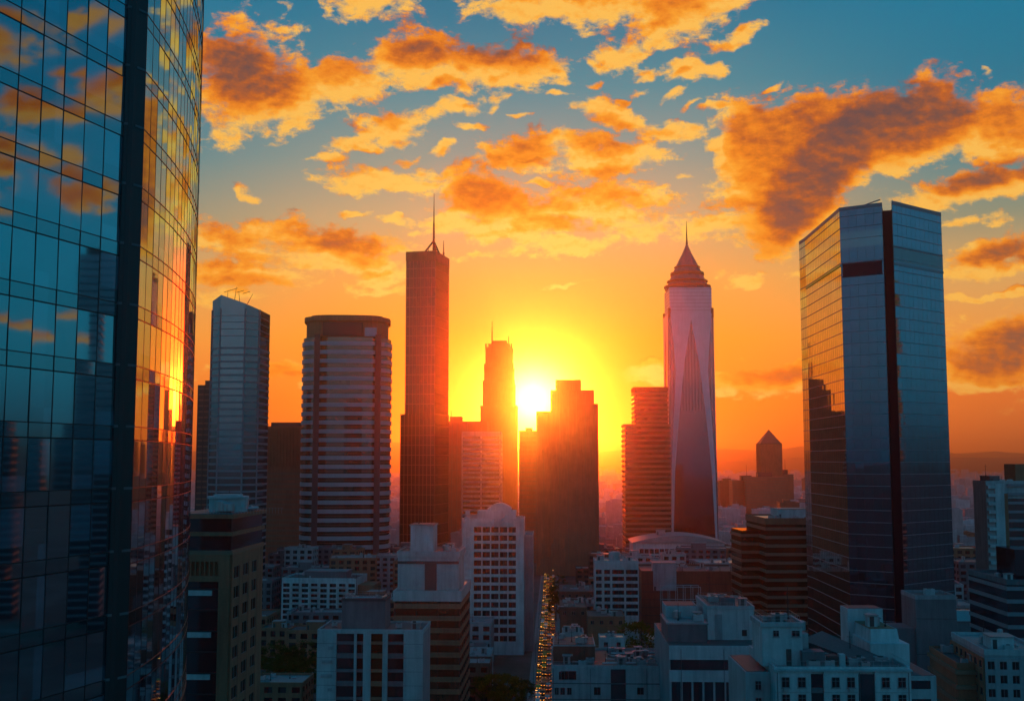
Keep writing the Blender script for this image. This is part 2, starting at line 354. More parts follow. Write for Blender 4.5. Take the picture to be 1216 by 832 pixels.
class MB:
    def __init__(s): s.v = []; s.f = []
    def prism(s, poly, z0, z1, top=None):
        top = top or poly; n = len(poly); b = len(s.v)
        s.v += [(x, y, z0) for x, y in poly] + [(x, y, z1) for x, y in top]
        s.f += [tuple(range(b + n - 1, b - 1, -1)), tuple(range(b + n, b + 2 * n))]
        for i in range(n):
            j = (i + 1) % n; s.f.append((b + i, b + j, b + n + j, b + n + i))
        return s
    def box(s, x0, x1, y0, y1, z0, z1): return s.prism(rect(x0, x1, y0, y1), z0, z1)
    def obox(s, a, d, u0, u1, n0, n1, z0, z1):
        """box on a wall: a = start point, d = unit direction along the wall, n measured outwards"""
        nx, ny = d[1], -d[0]
        P = lambda u, n: (a[0] + d[0] * u + nx * n, a[1] + d[1] * u + ny * n)
        return s.prism([P(u0, n1), P(u1, n1), P(u1, n0), P(u0, n0)], z0, z1)
    def ring(s, poly, w, z0, z1):
        """upright rim (parapet) of thickness w inside the outline"""
        inn = offset(poly, -w); n = len(poly); b = len(s.v)
        for P, z in ((poly, z0), (poly, z1), (inn, z1), (inn, z0)): s.v += [(x, y, z) for x, y in P]
        for k in range(4):
            for i in range(n):
                j = (i + 1) % n; k2 = (k + 1) % 4
                s.f.append((b + k * n + i, b + k * n + j, b + k2 * n + j, b + k2 * n + i))
        return s
    def cyl(s, x, y, r, z0, z1, n=12, r2=None):
        r2 = r if r2 is None else r2
        p = [(x + r * math.cos(2 * math.pi * i / n), y + r * math.sin(2 * math.pi * i / n)) for i in range(n)]
        q = [(x + r2 * math.cos(2 * math.pi * i / n), y + r2 * math.sin(2 * math.pi * i / n)) for i in range(n)]
        return s.prism(p, z0, z1, q)
    def tube(s, a, c, r, n=6, r2=None):
        a, c = Vector(a), Vector(c); r2 = r if r2 is None else r2
        d = (c - a).normalized(); u = d.orthogonal().normalized(); w = d.cross(u); b = len(s.v)
        for P, rr in ((a, r), (c, r2)):
            for i in range(n):
                t = 2 * math.pi * i / n; s.v.append(tuple(P + (u * math.cos(t) + w * math.sin(t)) * rr))
        for i in range(n):
            j = (i + 1) % n; s.f.append((b + i, b + j, b + n + j, b + n + i))
        s.f += [tuple(range(b + n - 1, b - 1, -1)), tuple(range(b + n, b + 2 * n))]
        return s
    def quad(s, a, b_, c, d):
        b = len(s.v); s.v += [tuple(a), tuple(b_), tuple(c), tuple(d)]; s.f.append((b, b + 1, b + 2, b + 3)); return s
    def poly3(s, pts, thick, nrm):
        """flat outline in space with a real thickness"""
        n = len(pts); b = len(s.v); nv = Vector(nrm) * thick
        s.v += [tuple(p) for p in pts] + [tuple(Vector(p) + nv) for p in pts]
        s.f += [tuple(range(b + n - 1, b - 1, -1)), tuple(range(b + n, b + 2 * n))]
        for i in range(n):
            j = (i + 1) % n; s.f.append((b + i, b + j, b + n + j, b + n + i))
        return s
    def lathe(s, prof, n=24, cx=0, cy_=0):
        b = len(s.v)
        for r, z in prof:
            for i in range(n):
                t = 2 * math.pi * i / n; s.v.append((cx + r * math.cos(t), cy_ + r * math.sin(t), z))
        for k in range(len(prof) - 1):
            for i in range(n):
                j = (i + 1) % n; s.f.append((b + k * n + i, b + k * n + j, b + (k + 1) * n + j, b + (k + 1) * n + i))
        s.f += [tuple(range(b + n - 1, b - 1, -1)), tuple(range(b + (len(prof) - 1) * n, b + len(prof) * n))]
        return s
    def build(s, name, mat, parent=None, smooth=False):
        me = bpy.data.meshes.new(name); me.from_pydata(s.v, [], s.f); me.update()
        if mat: me.materials.append(mat)
        if smooth:
            for p in me.polygons: p.use_smooth = True
        o = bpy.data.objects.new(name, me); C.objects.link(o)
        if parent is not None: o.parent = parent
        return o

def tag(o, label=None, cat=None, group=None, kind=None):
    if label: o['label'] = label
    if cat: o['category'] = cat
    if group: o['group'] = group
    if kind: o['kind'] = kind
    return o
def thing(name, label, cat, x, y, rz=0.0, z=0.0, group=None):
    o = bpy.data.objects.new(name, None); C.objects.link(o)
    o.location = (x, y, z); o.rotation_euler = (0, 0, rz); o.empty_display_size = 1
    return tag(o, label, cat, group)
def copy_tree(o, parent=None):
    c = o.copy(); C.objects.link(c)
    if parent is not None: c.parent = parent
    for ch in [q for q in o.children]: copy_tree(ch, c)
    return c

GRID = -R(2.08)                       # the street grid's turn
FOOT = []                             # taken ground: (x0, x1, y0, y1) in world metres

class B:
    """a building with its own axes: x along the front, y to the back, front wall on y = 0, x = 0 at the middle"""
    def __init__(s, name, label, cat, px0, px1, py, D, depth, rot=GRID, group=None):
        x0, z = at(px0, py, D); x1, _ = at(px1, py, D)
        s.W, s.H, s.d = x1 - x0, z, depth
        s.root = thing(name, label, cat, (x0 + x1) / 2, D, rot, 0, group)
        s.rect = rect(-s.W / 2, s.W / 2, 0, depth)
        m = max(s.W / 2, 2); FOOT.append(((x0 + x1) / 2 - m - 3, (x0 + x1) / 2 + m + 3 + depth * .1, D - 3, D + depth + 3))
        s.m = s.W / (px1 - px0)        # metres per photo pixel at the front
    def zz(s, py): return CAM_H + ray(608, py)[1] * s.root.location.y
    def part(s, mb, name, mat, smooth=False, parent=None): return mb.build(name, mat, parent or s.root, smooth)

def edges(poly):
    for i in range(len(poly)):
        a, c = Vector(poly[i]), Vector(poly[(i + 1) % len(poly)])
        yield i, a, (c - a).normalized(), (c - a).length

def bands(poly, z0, z1, step, h, proud, first=None):
    mb = MB(); P = offset(poly, proud); z = z0 + (step - h if first is None else first)
    while z + h <= z1 + 0.01:
        mb.prism(P, z, z + h); z += step
    return mb
def fins(poly, z0, z1, gap, w, proud, which=None):
    mb = MB()
    for i, a, d, L in edges(poly):
        if which is not None and i not in which: continue
        n = max(1, round(L / gap))
        for k in range(n + 1): mb.obox(a, d, L * k / n - w / 2, L * k / n + w / 2, -0.2, proud, z0, z1)
    return mb
def panes(faces, z0, z1, floor, width, tilt, split=None, out=0.0, r=None):
    """curtain wall: one quad per pane, each hung a hair out of true"""
    r = r or rng; mb = MB()
    for a, c in faces:
        a, c = Vector(a), Vector(c); d = (c - a).normalized(); L = (c - a).length; n = max(1, round(L / width)); w = L / n
        nv = Vector((d.y, -d.x, 0))
        z = z0
        while z < z1 - 0.3:
            zt = min(z + floor, z1)
            for (s0, s1) in (split or ((0, 1),)):
                q0, q1 = z + (zt - z) * s0, z + (zt - z) * s1
                for k in range(n):
                    ta, tb = math.tan(R(r.gauss(0, tilt))), math.tan(R(r.gauss(0, tilt)))
                    pts = []
                    for (u, v) in ((0, 0), (1, 0), (1, 1), (0, 1)):
                        e = (u - .5) * w * ta + (v - .5) * (q1 - q0) * tb + out
                        p = a + d * (w * (k + u))
                        pts.append((p.x + nv.x * e, p.y + nv.y * e, q0 + (q1 - q0) * v))
                    mb.quad(*pts)
            z += floor
    return mb

_winmesh = {}
def win_mesh(w, h, style, gl):
    k = (round(w, 2), round(h, 2), style, gl.name)
    if k in _winmesh: return _winmesh[k]
    g = MB().box(-w / 2, w / 2, -.06, 0.0, 0, h)
    f = MB(); t = .07 if style == 'near' else .06
    f.box(-w / 2, w / 2, -.12, .02, 0, t); f.box(-w / 2, w / 2, -.12, .02, h - t, h)
    f.box(-w / 2, -w / 2 + t, -.118, .018, t, h - t); f.box(w / 2 - t, w / 2, -.118, .018, t, h - t)
    f.box(-t / 2, t / 2, -.112, .015, t, h - t)
    if style == 'near': f.box(-w / 2 - .12, w / 2 + .12, -.22, .015, -.14, -.003)
    if style == 'near': f.box(-w / 2 + t, w / 2 - t, -.108, .012, h * .62, h * .62 + t)
    def mk(mb, n, m):
        me = bpy.data.meshes.new(n); me.from_pydata(mb.v, [], mb.f); me.materials.append(m); return me
    _winmesh[k] = (mk(g, 'window', gl), mk(f, 'frame', BANDG if style != 'white' else WHITE)); return _winmesh[k]
def window(b, a, d, u, z, w, h, style='far', gl=None, out=0.05):
    """one window of the building: pane with its frame as a sub-part"""
    g, f = win_mesh(w, h, style, gl or GL_WIN)
    o = bpy.data.objects.new('window', g); C.objects.link(o); o.parent = b.root
    nx, ny = d[1], -d[0]
    o.location = (a[0] + d[0] * u + nx * (out + .0), a[1] + d[1] * u + ny * (out + .0), z)
    o.rotation_euler = (0, 0, math.atan2(d[1], d[0]))
    q = bpy.data.objects.new('frame', f); C.objects.link(q); q.parent = o
    return o
def punched(mb, b, a, d, L, z0, z1, nb, nf, fw, fh, proud=.45, u0=0.0, win=True, style='far', gl=None, skip=()):
    """wall of piers and spandrels in front of the core, a window in every opening"""
    cw, ch = L / nb, (z1 - z0) / nf; w, h = cw * fw, ch * fh
    for k in range(nb + 1):
        x0 = u0 if k == 0 else u0 + k * cw - (cw - w) / 2; x1 = u0 + L if k == nb else u0 + k * cw + (cw - w) / 2
        mb.obox(a, d, x0, x1, 0, proud, z0, z1)
    for k in range(nf + 1):
        q0 = z0 if k == 0 else z0 + k * ch - (ch - h) / 2; q1 = z1 if k == nf else z0 + k * ch + (ch - h) / 2
        mb.obox(a, d, u0 + .01, u0 + L - .01, 0, proud - .04, q0 + .003, q1 - .003)
    if win:
        for i in range(nb):
            for j in range(nf):
                if (i, j) in skip: continue
                window(b, a, d, u0 + (i + .5) * cw, z0 + j * ch + (ch - h) / 2, w - .02, h - .02, style, gl, .13)

# roof furniture, each piece a part of its building
def ac_unit(b, x, y, z, s=1.0, mat=None):
    o = MB().box(x - .9 * s, x + .9 * s, y - .6 * s, y + .6 * s, z + .12 * s, z + 1.2 * s).box(x - .8 * s, x - .6 * s, y - .6 * s, y + .6 * s, z, z + .12 * s).box(x + .6 * s, x + .8 * s, y - .6 * s, y + .6 * s, z, z + .12 * s).build('air_conditioner', mat or PALE, b.root)
    MB().cyl(x, y, .42 * s, z + 1.2 * s, z + 1.3 * s, 12).build('fan', BLACK, o)
def tank(b, x, y, z, r=1.1, h=2.0, mat=None):
    MB().cyl(x, y, r, z + .3, z + .3 + h, 14).cyl(x, y, r * 1.02, z + .3 + h, z + .55 + h, 14, r * .3).cyl(x - r * .6, y, .1, z, z + .3, 6).cyl(x + r * .6, y, .1, z, z + .3, 6).build('water_tank', mat or STEEL, b.root)
def hatch(b, x0, x1, y0, y1, z, h, mat=None, name='stair_head'):
    o = MB().box(x0, x1, y0, y1, z, z + h).build(name, mat or PALE, b.root)
    MB().box(x0 - .25, x1 + .25, y0 - .25, y1 + .25, z + h + .003, z + h + .22).build('coping', ROOFL, o)
    MB().box(x0 + .4, x0 + 1.3, y0 - .05, y0 + .02, z + .05, z + 2.1).build('door', DARK, o)
    return o
def duct(b, pts, z, r=.28):
    mb = MB()
    for (p, q) in zip(pts, pts[1:]): mb.tube((p[0], p[1], z + r + .15), (q[0], q[1], z + r + .15), r, 8)
    for p in pts: mb.box(p[0] - .1, p[0] + .1, p[1] - .1, p[1] + .1, z, z + r + .15)
    mb.build('duct', STEEL, b.root)
def mast(b, x, y, z, h, r=.12, mat=None):
    MB().cyl(x, y, r * 2, z, z + .4, 8).tube((x, y, z), (x, y, z + h), r, 6, r * .4).tube((x - .6, y, z + h * .8), (x + .6, y, z + h * .8), .05, 4).build('antenna', mat or BLACK, b.root)
def clutter(b, x0, x1, y0, y1, z, n, seed=1):
    r = random.Random(seed)
    for _ in range(n):
        x, y, t = r.uniform(x0 + 1, x1 - 1), r.uniform(y0 + 1, y1 - 1), r.random()
        if t < .45: ac_unit(b, x, y, z, r.uniform(.7, 1.5), r.choice([PALE, GREY, STEEL]))
        elif t < .6: tank(b, x, y, z, r.uniform(.6, 1.1), r.uniform(1, 2))
        elif t < .75: hatch(b, x - 1, x + 1, y - 1, y + 1, z, r.uniform(1.2, 2.4), r.choice([PALE, GREY, WHITE]), 'roof_box')
        elif t < .9: duct(b, [(x, y), (x + r.uniform(-3, 3), y), (x + r.uniform(-3, 3), y + r.uniform(1, 3))], z, r.uniform(.15, .3))
        else: mast(b, x, y, z, r.uniform(2, 5))
def cap(parent, poly, z, mat=None, name='roof_surface'):
    """the felt laid on top of a box"""
    return MB().prism(offset(poly, -.3), z + .004, z + .10).build(name, mat or ROOF, parent)
def pipes(b, a, d, us, z0, z1, out=.12, mat=None):
    for u in us:
        x, y = a[0] + d[0] * u + d[1] * out, a[1] + d[1] * u - d[0] * out
        MB().tube((x, y, z0), (x, y, z1), .07, 6).build('drainpipe', mat or DGREY, b.root)
def railing(b, poly, z, h=1.0):
    mb = MB()
    for i, a, d, L in edges(poly):
        n = max(2, int(L / 1.6)); c = a + d * L
        for k in range(n): mb.tube((a.x + d.x * L * k / n, a.y + d.y * L * k / n, z), (a.x + d.x * L * k / n, a.y + d.y * L * k / n, z + h), .03, 4)
        for q in (.55, 1.0): mb.tube((a.x, a.y, z + h * q), (c.x, c.y, z + h * q), .03, 4)
    mb.build('railing', STEEL, b.root)
def roof(b, poly, z, h=1.0, w=.35, wall=None, top=None, name='roof'):
    o = MB().prism(offset(poly, -w + .02), z - .3, z + .02).build(name, top or ROOF, b.root)
    MB().ring(offset(poly, .06), w, z - .5, z + h).build('parapet', wall or PALE, o)
    return o

# ------------------------------------------------------------------ ground, street, far hills, haze
def ground_material():
    m, b, o = _new('city_ground')
    co = b.n('ShaderNodeTexCoord').outputs['Object']
    vo = b.n('ShaderNodeTexVoronoi', feature='F1'); b.put(vo.inputs['Vector'], co); vo.inputs['Scale'].default_value = 0.03
    n = b.noise(co, 0.02, 6, 0.65)
    c = b.ramp(b.m('MULTIPLY_ADD', b.m('SUBTRACT', n, .5), 1.2, vo.outputs['Color']), [(0, (.035, .035, .035, 1)), (.4, (.06, .055, .05, 1)), (.6, (.11, .10, .09, 1)), (.8, (.05, .06, .035, 1)), (1, (.2, .19, .18, 1))])
    s = b.n('ShaderNodeBsdfPrincipled'); b.put(s.inputs['Base Color'], c); s.inputs['Roughness'].default_value = .85
    b.put(o.inputs[0], s.outputs[0]); return m
def gp(x, y):      # street-grid point -> world
    return (x * math.cos(GRID) - y * math.sin(GRID), x * math.sin(GRID) + y * math.cos(GRID))
g = MB().quad((-26000, -12000, 0), (26000, -12000, 0), (26000, 27000, 0), (-26000, 27000, 0)).build('ground', ground_material())
tag(g, kind='structure')
ASPH = solid('asphalt', (.055, .053, .052), .2, .35, .08, streak=False)
PAVE = solid('paving', (.24, .23, .22), .8, .2)
PAINT = solid('road_paint', (.75, .74, .70), .6, .2)
# the street: axis through the photo's (647,830) and (651.5,700)
sx0, _ = at(647, 830, 427); SXC = sx0 * math.cos(GRID) + 427 * math.sin(GRID)
SW = 4.2
def strip(name, x0, x1, y0, y1, z0, z1, mat):
    p = [gp(x0, y0), gp(x1, y0), gp(x1, y1), gp(x0, y1)]
    return tag(MB().prism(p, z0, z1).build(name, mat), kind='structure')
strip('street', SXC - SW, SXC + SW, 60, 2600, -.3, .006, ASPH)
strip('pavement', SXC - SW - 2.6, SXC - SW, 60, 2600, -.3, .13, PAVE)
strip('pavement', SXC + SW, SXC + SW + 2.6, 60, 2600, -.3, .13, PAVE)
mb = MB()
for k in range(150):
    y = 300 + k * 7.0
    for xo in (-1.65, 1.65):
        mb.prism([gp(SXC + xo - .07, y), gp(SXC + xo + .07, y), gp(SXC + xo + .07, y + 3), gp(SXC + xo - .07, y + 3)], .002, .010)
tag(mb.build('road_markings', PAINT), kind='structure')
FOOT.append((-8 + SXC + 8, SXC + 8 + 48, 60, 62))
def in_street(x, y):
    return abs(x * math.cos(GRID) + y * math.sin(GRID) - SXC)

HILL = solid('hill_scrub', (.05, .06, .035), .95, .5, .004, streak=False, bump=0)
def ridge(D, x0, x1, hts, n=160, depth=2600, seed=0):
    r = random.Random(seed); ph = [r.uniform(0, 6.28) for _ in range(9)]
    mb = MB(); rows = 9
    def hh(x):
        t = (x - x0) / (x1 - x0); e = math.sin(math.pi * min(max(t, 0), 1)) ** .5
        s = sum(math.sin(x * (2 ** k) / 2300 + ph[k]) / (1.75 ** k) for k in range(7))
        return max(0, e * hts * (0.72 + 0.22 * s))
    b = 0
    for j in range(rows):
        v = j / (rows - 1); q = math.sin(math.pi * v) ** .8
        for i in range(n + 1):
            x = x0 + (x1 - x0) * i / n
            mb.v.append((x, D + depth * v + 260 * math.sin(x / 900 + ph[7]), hh(x + 300 * v) * q * (1 + .08 * math.sin(x / 140 + v * 9)) - 3))
    for j in range(rows - 1):
        for i in range(n):
            a = j * (n + 1) + i; mb.f.append((a, a + 1, a + n + 2, a + n + 1))
    return tag(mb.build('hills', HILL, None, True), kind='structure')
ridge(10500, -13500, 13500, 255, seed=3)
ridge(7600, 700, 9000, 150, seed=8)
ridge(7900, -9500, -300, 120, seed=12)

m, b, o = _new('haze_air')
pv = b.n('ShaderNodeVolumePrincipled')
pv.inputs['Color'].default_value = (.95, .90, .78, 1); pv.inputs['Density'].default_value = HAZE_DENSITY
pv.inputs['Anisotropy'].default_value = HAZE_G
b.put(o.inputs['Volume'], pv.outputs[0])
hz = MB().box(-14500, 14500, -3000, 14600, -1.2, 332).build('haze', m); tag(hz, kind='stuff')

# ------------------------------------------------------------------ the near glass tower on the left
rt = random.Random(11)
colx, _ = at(143, 560, 75)
P0 = Vector((colx, 75.0))
tw = thing('glass_tower', 'huge blue mirror glass tower with curved corner, cut off by the left edge', 'skyscraper', P0.x, P0.y)
dl = Vector((-math.sin(R(17)), -math.cos(R(17))))
L1 = Vector((0, 0)) + dl * 36.8                                     # near end of the flat facet, local
curve = [Vector((.55, .85))]; t = -2.5; step = 3.2
while t > -75:
    curve.append(curve[-1] + Vector((math.sin(R(t)), math.cos(R(t)))) * step)
    t -= 12.6 / (28 / step) if t > -17 else 5.5
ZT = 168.0; FH = 4.05; ZB = 90 - FH * 21 - 1.8
left_face = [((L1 - 0 * dl), Vector((-.35, -.55)))]
poly = [L1] + [Vector((-.35, -.55)), Vector((.55, .85))] + curve[1:] + [curve[-1] + Vector((-25, -2)), L1 + Vector((-30, 6))]
poly = [(p.x, p.y) for p in poly]
core_p = offset(poly, -.35)
MB().prism(core_p, 0, ZT).build('core', DARK, tw)
split = ((0, .765), (.785, 1.0))
cf = list(zip(curve, curve[1:]))
def two_tone(faces, name, w, t):
    o = panes(faces, ZB, ZT, FH, w, t, ((0, .76), (.78, .985)), r=rt).build(name, GL_NEAR, tw)
    o.data.materials.append(GL_SPAN)
    for p in o.data.polygons:
        if p.area < w * FH * .35: p.material_index = 1
two_tone([(L1, Vector((-.35, -.55)))], 'glass_facade', 2.0, .28); two_tone(cf, 'curved_glass_facade', 1.6, .16)
mb = MB()
for (a, c) in [(L1, Vector((-.35, -.55)))] + cf:
    d = (c - a).normalized(); L = (c - a).length; n = max(1, round(L / 2.0)) if L > 5 else 2
    for k in range(n + 1):
        mb.obox(a, d, L * k / n - .022, L * k / n + .022, -.2, .03 if L > 5 else .015, ZB, ZT)
    z = ZB
    while z < ZT:
        for q in (.765, .99):
            mb.obox(a, d, 0, L, -.2, .03, z + q * FH - .022, z + q * FH + .03)
        z += FH
mb.build('mullions', BLACK, tw)
MB().prism([(-.36, -.56), (.06, -.30), (.58, .70), (.45, .90), (-.9, .9)], 0, ZT).prism([(-.10, -.45), (.18, -.40), (.30, -.15), (0, .05)], 0, ZT).build('corner_column', BLACK, tw)
z = ZB
while z < ZT:
    if 55 < z < 130: MB().prism([(-.39, -.61), (.09, -.34), (.62, .67), (.48, .88), (-.9, .9)], z + .97 * FH, z + 1.01 * FH).build('column_collar', DGREY, tw)
    z += FH
MB().ring(offset(poly, .1), .5, ZT, ZT + 1.5).build('parapet', BLACK, tw)
mb = MB()
for z0 in (30, 46, 58, 70): mb.prism(offset(poly, .06), z0, z0 + .25)
mb.build('floor_bands', BLACK, tw)
FOOT.append((-75, -10, 20, 130))

# ------------------------------------------------------------------ the faceted glass tower on the right
def wpt(px, D): return Vector((at(px, 330, D)[0], D))
A1, A, Bp, Cp, Dp, E = wpt(950, 498), wpt(957, 489), wpt(999, 430), wpt(1050, 421), wpt(1062, 420), wpt(1120, 441)
org = Vector(((A.x + E.x) / 2, 450.0))
rtw = thing('faceted_glass_tower', 'wide faceted mirror glass tower with a dark vertical slot down its nose', 'skyscraper', org.x, org.y)
A1, A, Bp, Cp, Dp, E = [p - org for p in (A1, A, Bp, Cp, Dp, E)]
zt = at(1050, 242, 421)[1]
bk1, bk2 = E + Vector((4, 40)), A1 + Vector((16, 22))
slot1, slot2 = Cp + Vector((2.2, 5)), Dp + Vector((2.1, 5))
MB().prism([(p.x, p.y) for p in offset([tuple(q) for q in (A1, A, Bp, Cp, slot1, bk1 + Vector((-25, 3)), bk2)], -.15)], 0, zt - .6).build('core', DARK, rtw) if False else None
W2 = lambda ps: [(p.x, p.y) for p in ps]
L_poly = W2([A1, A, Bp, Cp, slot1, bk1 + Vector((-26, 2)), bk2]); R_poly = W2([slot2, Dp, E, bk1, bk1 + Vector((-25.6, 2.2))])
MB().prism(offset(L_poly, -.25), 0, zt - .8).prism(offset(R_poly, -.25), 0, zt - .6).build('core', DARK, rtw)
fl = 4.45
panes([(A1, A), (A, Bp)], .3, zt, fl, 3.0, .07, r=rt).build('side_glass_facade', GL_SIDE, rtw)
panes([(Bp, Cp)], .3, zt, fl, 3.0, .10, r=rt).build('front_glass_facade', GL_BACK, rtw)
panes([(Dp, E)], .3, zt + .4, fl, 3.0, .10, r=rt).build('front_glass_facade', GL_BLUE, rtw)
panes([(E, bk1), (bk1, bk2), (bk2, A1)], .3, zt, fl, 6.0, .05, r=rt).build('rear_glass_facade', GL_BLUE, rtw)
mb = MB()
for a, c in ((A1, A), (A, Bp), (Bp, Cp), (Dp, E)):
    d = (c - a).normalized(); L = (c - a).length; z = .3
    while z < zt: mb.obox(a, d, 0, L, -.2, .14, z - .11, z + .11); z += fl
mb.build('floor_ledges', BANDG, rtw)
mb = MB()
for a, c in ((A1, A), (A, Bp), (Bp, Cp), (Dp, E)):
    d = (c - a).normalized(); L = (c - a).length; n = max(1, round(L / 3))
    for k in range(n + 1): mb.obox(a, d, L * k / n - .04, L * k / n + .04, -.2, .03, .3, zt)
mb.build('mullions', BLACK, rtw)
MB().prism(W2([slot1 + Vector((-.1, .1)), slot2 + Vector((.1, .1)), slot2 + Vector((0, 3)), slot1 + Vector((0, 3))]), 0, zt - 1.5).build('recessed_slot', SLOT, rtw)
lz = at(1050, 324, 421)[1]; lz2 = at(1050, 310, 421)[1]
def onwall(mb, a, c, z0, z1, u0=.0, u1=1., n1=.18):
    d = (c - a).normalized(); L = (c - a).length; return mb.obox(a, d, L * u0, L * u1, -.2, n1, z0, z1)
mb = MB()
d = (Cp - Bp).normalized(); L = (Cp - Bp).length
for k in range(34): mb.obox(Bp, d, L * (.05 + .9 * k / 34), L * (.05 + .9 * (k + .45) / 34), -.1, .45, lz, lz2)
onwall(mb, Bp, Cp, lz2, lz2 + .4, .03, .97, .5); onwall(mb, Bp, Cp, lz - .4, lz, .03, .97, .5); onwall(mb, Bp, Cp, lz, lz2, .04, .96, .2)
mb.build('louvre_band', SLOT, rtw)
mb = MB(); z3 = at(1090, 318, 430)[1]
onwall(mb, Dp, E, z3 - .5, z3 + .5, 0, 1, .3); onwall(mb, Dp, E, z3 + 6.5, z3 + 7.0, 0, 1, .25)
onwall(mb, A, Bp, lz2 - .4, lz2 + .3, 0, 1, .3); onwall(mb, Bp, Cp, zt - 16.8, zt - 16.5, 0, 1, .2)
mb.build('shadow_joint', GL_DARK, rtw)
mb = MB(); onwall(mb, Bp, Cp, zt - 15.5, zt - 9.5, .0, 1, .10); onwall(mb, Dp, E, z3 + 1.0, z3 + 6.2, 0, 1, .12)
mb.build('plant_floor_screen', GL_MID, rtw)
mb = MB()
for a, c in ((A1, A), (A, Bp), (Bp, Cp)): onwall(mb, a, c, zt - .9, zt + .5, 0, 1, .12)
onwall(mb, Dp, E, zt - .5, zt + 1.0, 0, 1, .12)
mb.build('roof_edge', BANDG, rtw)
for u, h_ in ((.3, 3.0), (.55, 1.8), (.8, 4.2)):
    q = A + (Bp - A) * u + Vector((6, 0)); MB().box(q.x - 2, q.x + 2, q.y - 2, q.y + 2, zt - .6, zt + h_ * .5).build('roof_plant', DGREY, rtw)
q = Bp + (Cp - Bp) * .5 + Vector((2, 8))
MB().box(q.x - 1.2, q.x + 1.2, q.y - 1.2, q.y + 1.2, zt - .6, zt + 1.8).tube((q.x, q.y, zt + 1.6), (q.x + 7, q.y - 4, zt + 3.6), .22, 6).build('cleaning_crane', BANDG, rtw)
FOOT.append((org.x - 30, org.x + 50, 410, 530))

# ------------------------------------------------------------------ towers of the skyline
# blue-grey tower with a sloping top and antennas, left
b = B('sloping_top_tower', 'slim grey glass tower with sloping roof and an antenna cluster on top', 'skyscraper', 247, 305, 362, 700, 34)
zl, zp, zr = b.zz(353), b.zz(350), b.zz(366)
xa, xb, xc, xd = -b.W / 2, -b.W / 2 + 8, b.W / 2 - 7, b.W / 2
poly = [(xa, 9), (xb, 0), (xc, 0), (xd, 8), (xd, 34), (xa, 34)]
n = len(poly); mb = MB(); tops = [zl - 1, zp, zr + 3, zr, zr, zl - 2]
mb.v = [(x, y, 0) for x, y in poly] + [(x, y, z) for (x, y), z in zip(poly, tops)]
mb.f = [tuple(range(n - 1, -1, -1)), tuple(range(n, 2 * n))] + [(i, (i + 1) % n, n + (i + 1) % n, n + i) for i in range(n)]
b.part(mb, 'glass_facade', GL_MID)
mb = bands(poly, 0, zr - 22, 4.2, 1.3, .22); b.part(mb, 'floor_bands', BANDG)
mb = bands(poly, zr - 21, zr - 1, 4.2, .5, .12); b.part(mb, 'upper_floor_ledges', BANDG)
b.part(fins(poly, 0, zr, 40, .8, .5, (0, 1, 2)), 'corner_ribs', BANDG)
for (x, h, lx) in ((-6, 7, 0), (-2, 9.5, 1.5), (2, 6.5, -1), (6, 5, 4)):
    MB().tube((x, 10, zr + 3), (x + lx, 10, zp + h - 3), .28, 6, .1).tube((x - 2.4, 10, zp + h * .45), (x + 2.2, 10, zp + h * .5 + 1), .16, 5).build('antenna', BLACK, b.root)
# darker tower partly behind it
b = B('dark_slab_tower', 'dark brown slab tower peeking out behind the sloping roof tower', 'office tower', 236, 256, 457, 790, 30)
b.part(MB().prism(b.rect, 0, b.H), 'wall', DARK); b.part(bands(b.rect, 0, b.H, 4, 1.2, .3), 'floor_bands', BANDB); b.part(fins(b.rect, 0, b.H, 4, .5, .6), 'ribs', DARK)
b.part(MB().box(-3, 3, 5, 15, b.H, b.H + 3.5), 'plant_room', DARK)
# ribbed brown tower
b = B('ribbed_tower', 'low brown tower with vertical ribs, between the sloping and the banded tower', 'office tower', 309, 372, 507, 900, 45)
b.part(MB().prism(b.rect, 0, b.H), 'wall', BROWN)
b.part(bands(b.rect, 0, b.H - 32, 4, 1.5, .35), 'floor_bands', BANDB)
b.part(fins(b.rect, b.H - 31, b.H, 2.6, 1.1, .8), 'ribs', BROWN)
b.part(MB().box(-14, 20, 6, 38, b.H, b.H + 4), 'plant_room', DARK); roof(b, b.rect, b.H, .8, .4, BROWN)

# banded round-cornered tower
b = B('banded_round_tower', 'stout round cornered tower with pale horizontal bands and dark crown', 'skyscraper', 357, 463, 400, 800, 52, rot=R(4))
w = b.W / 2; poly = []
for k in range(28):                      # squashed superellipse, flat towards the street
    t = 2 * math.pi * k / 28 - math.pi / 2
    c, s_ = math.cos(t), math.sin(t)
    poly.append((w * math.copysign(abs(c) ** .62, c), 26 + 26 * math.copysign(abs(s_) ** .62, s_)))
zb = b.H
b.part(MB().prism(offset(poly, -.2), 0, zb), 'glass_facade', GL_BROWN)
b.part(bands(poly, 0, zb, 6.2, 2.9, .7), 'floor_bands', BANDW)
mb = MB()
for k in range(int(zb / 6.2)): mb.prism(offset(poly, .25), k * 6.2 + 1.5, k * 6.2 + 1.72)
b.part(mb, 'window_transoms', BANDB)
mb = MB()
for px in (377, 449):
    x = (px - 410) * b.m; yy = min((p[1] for p in poly if abs(p[0] - x) < 7), default=0)
    mb.box(x - 2.0, x + 2.0, yy - 1.2, yy + 8, 0, zb + 2)
b.part(mb, 'lift_shaft', DARK)
cp = offset(poly, -2.2); zc = b.zz(375)
o = b.part(MB().prism(cp, zb - .5, zc - 3.2).prism(offset(cp, 1.6), zc - 3.2, zc), 'crown', BROWN)
mb = MB(); yy = min(p[1] for p in cp)
mb.box(-16, 12, yy - .5, yy + 1, zb + 1.2, zc - 4.2)
mb.build('crown_louvre', BLACK, o)
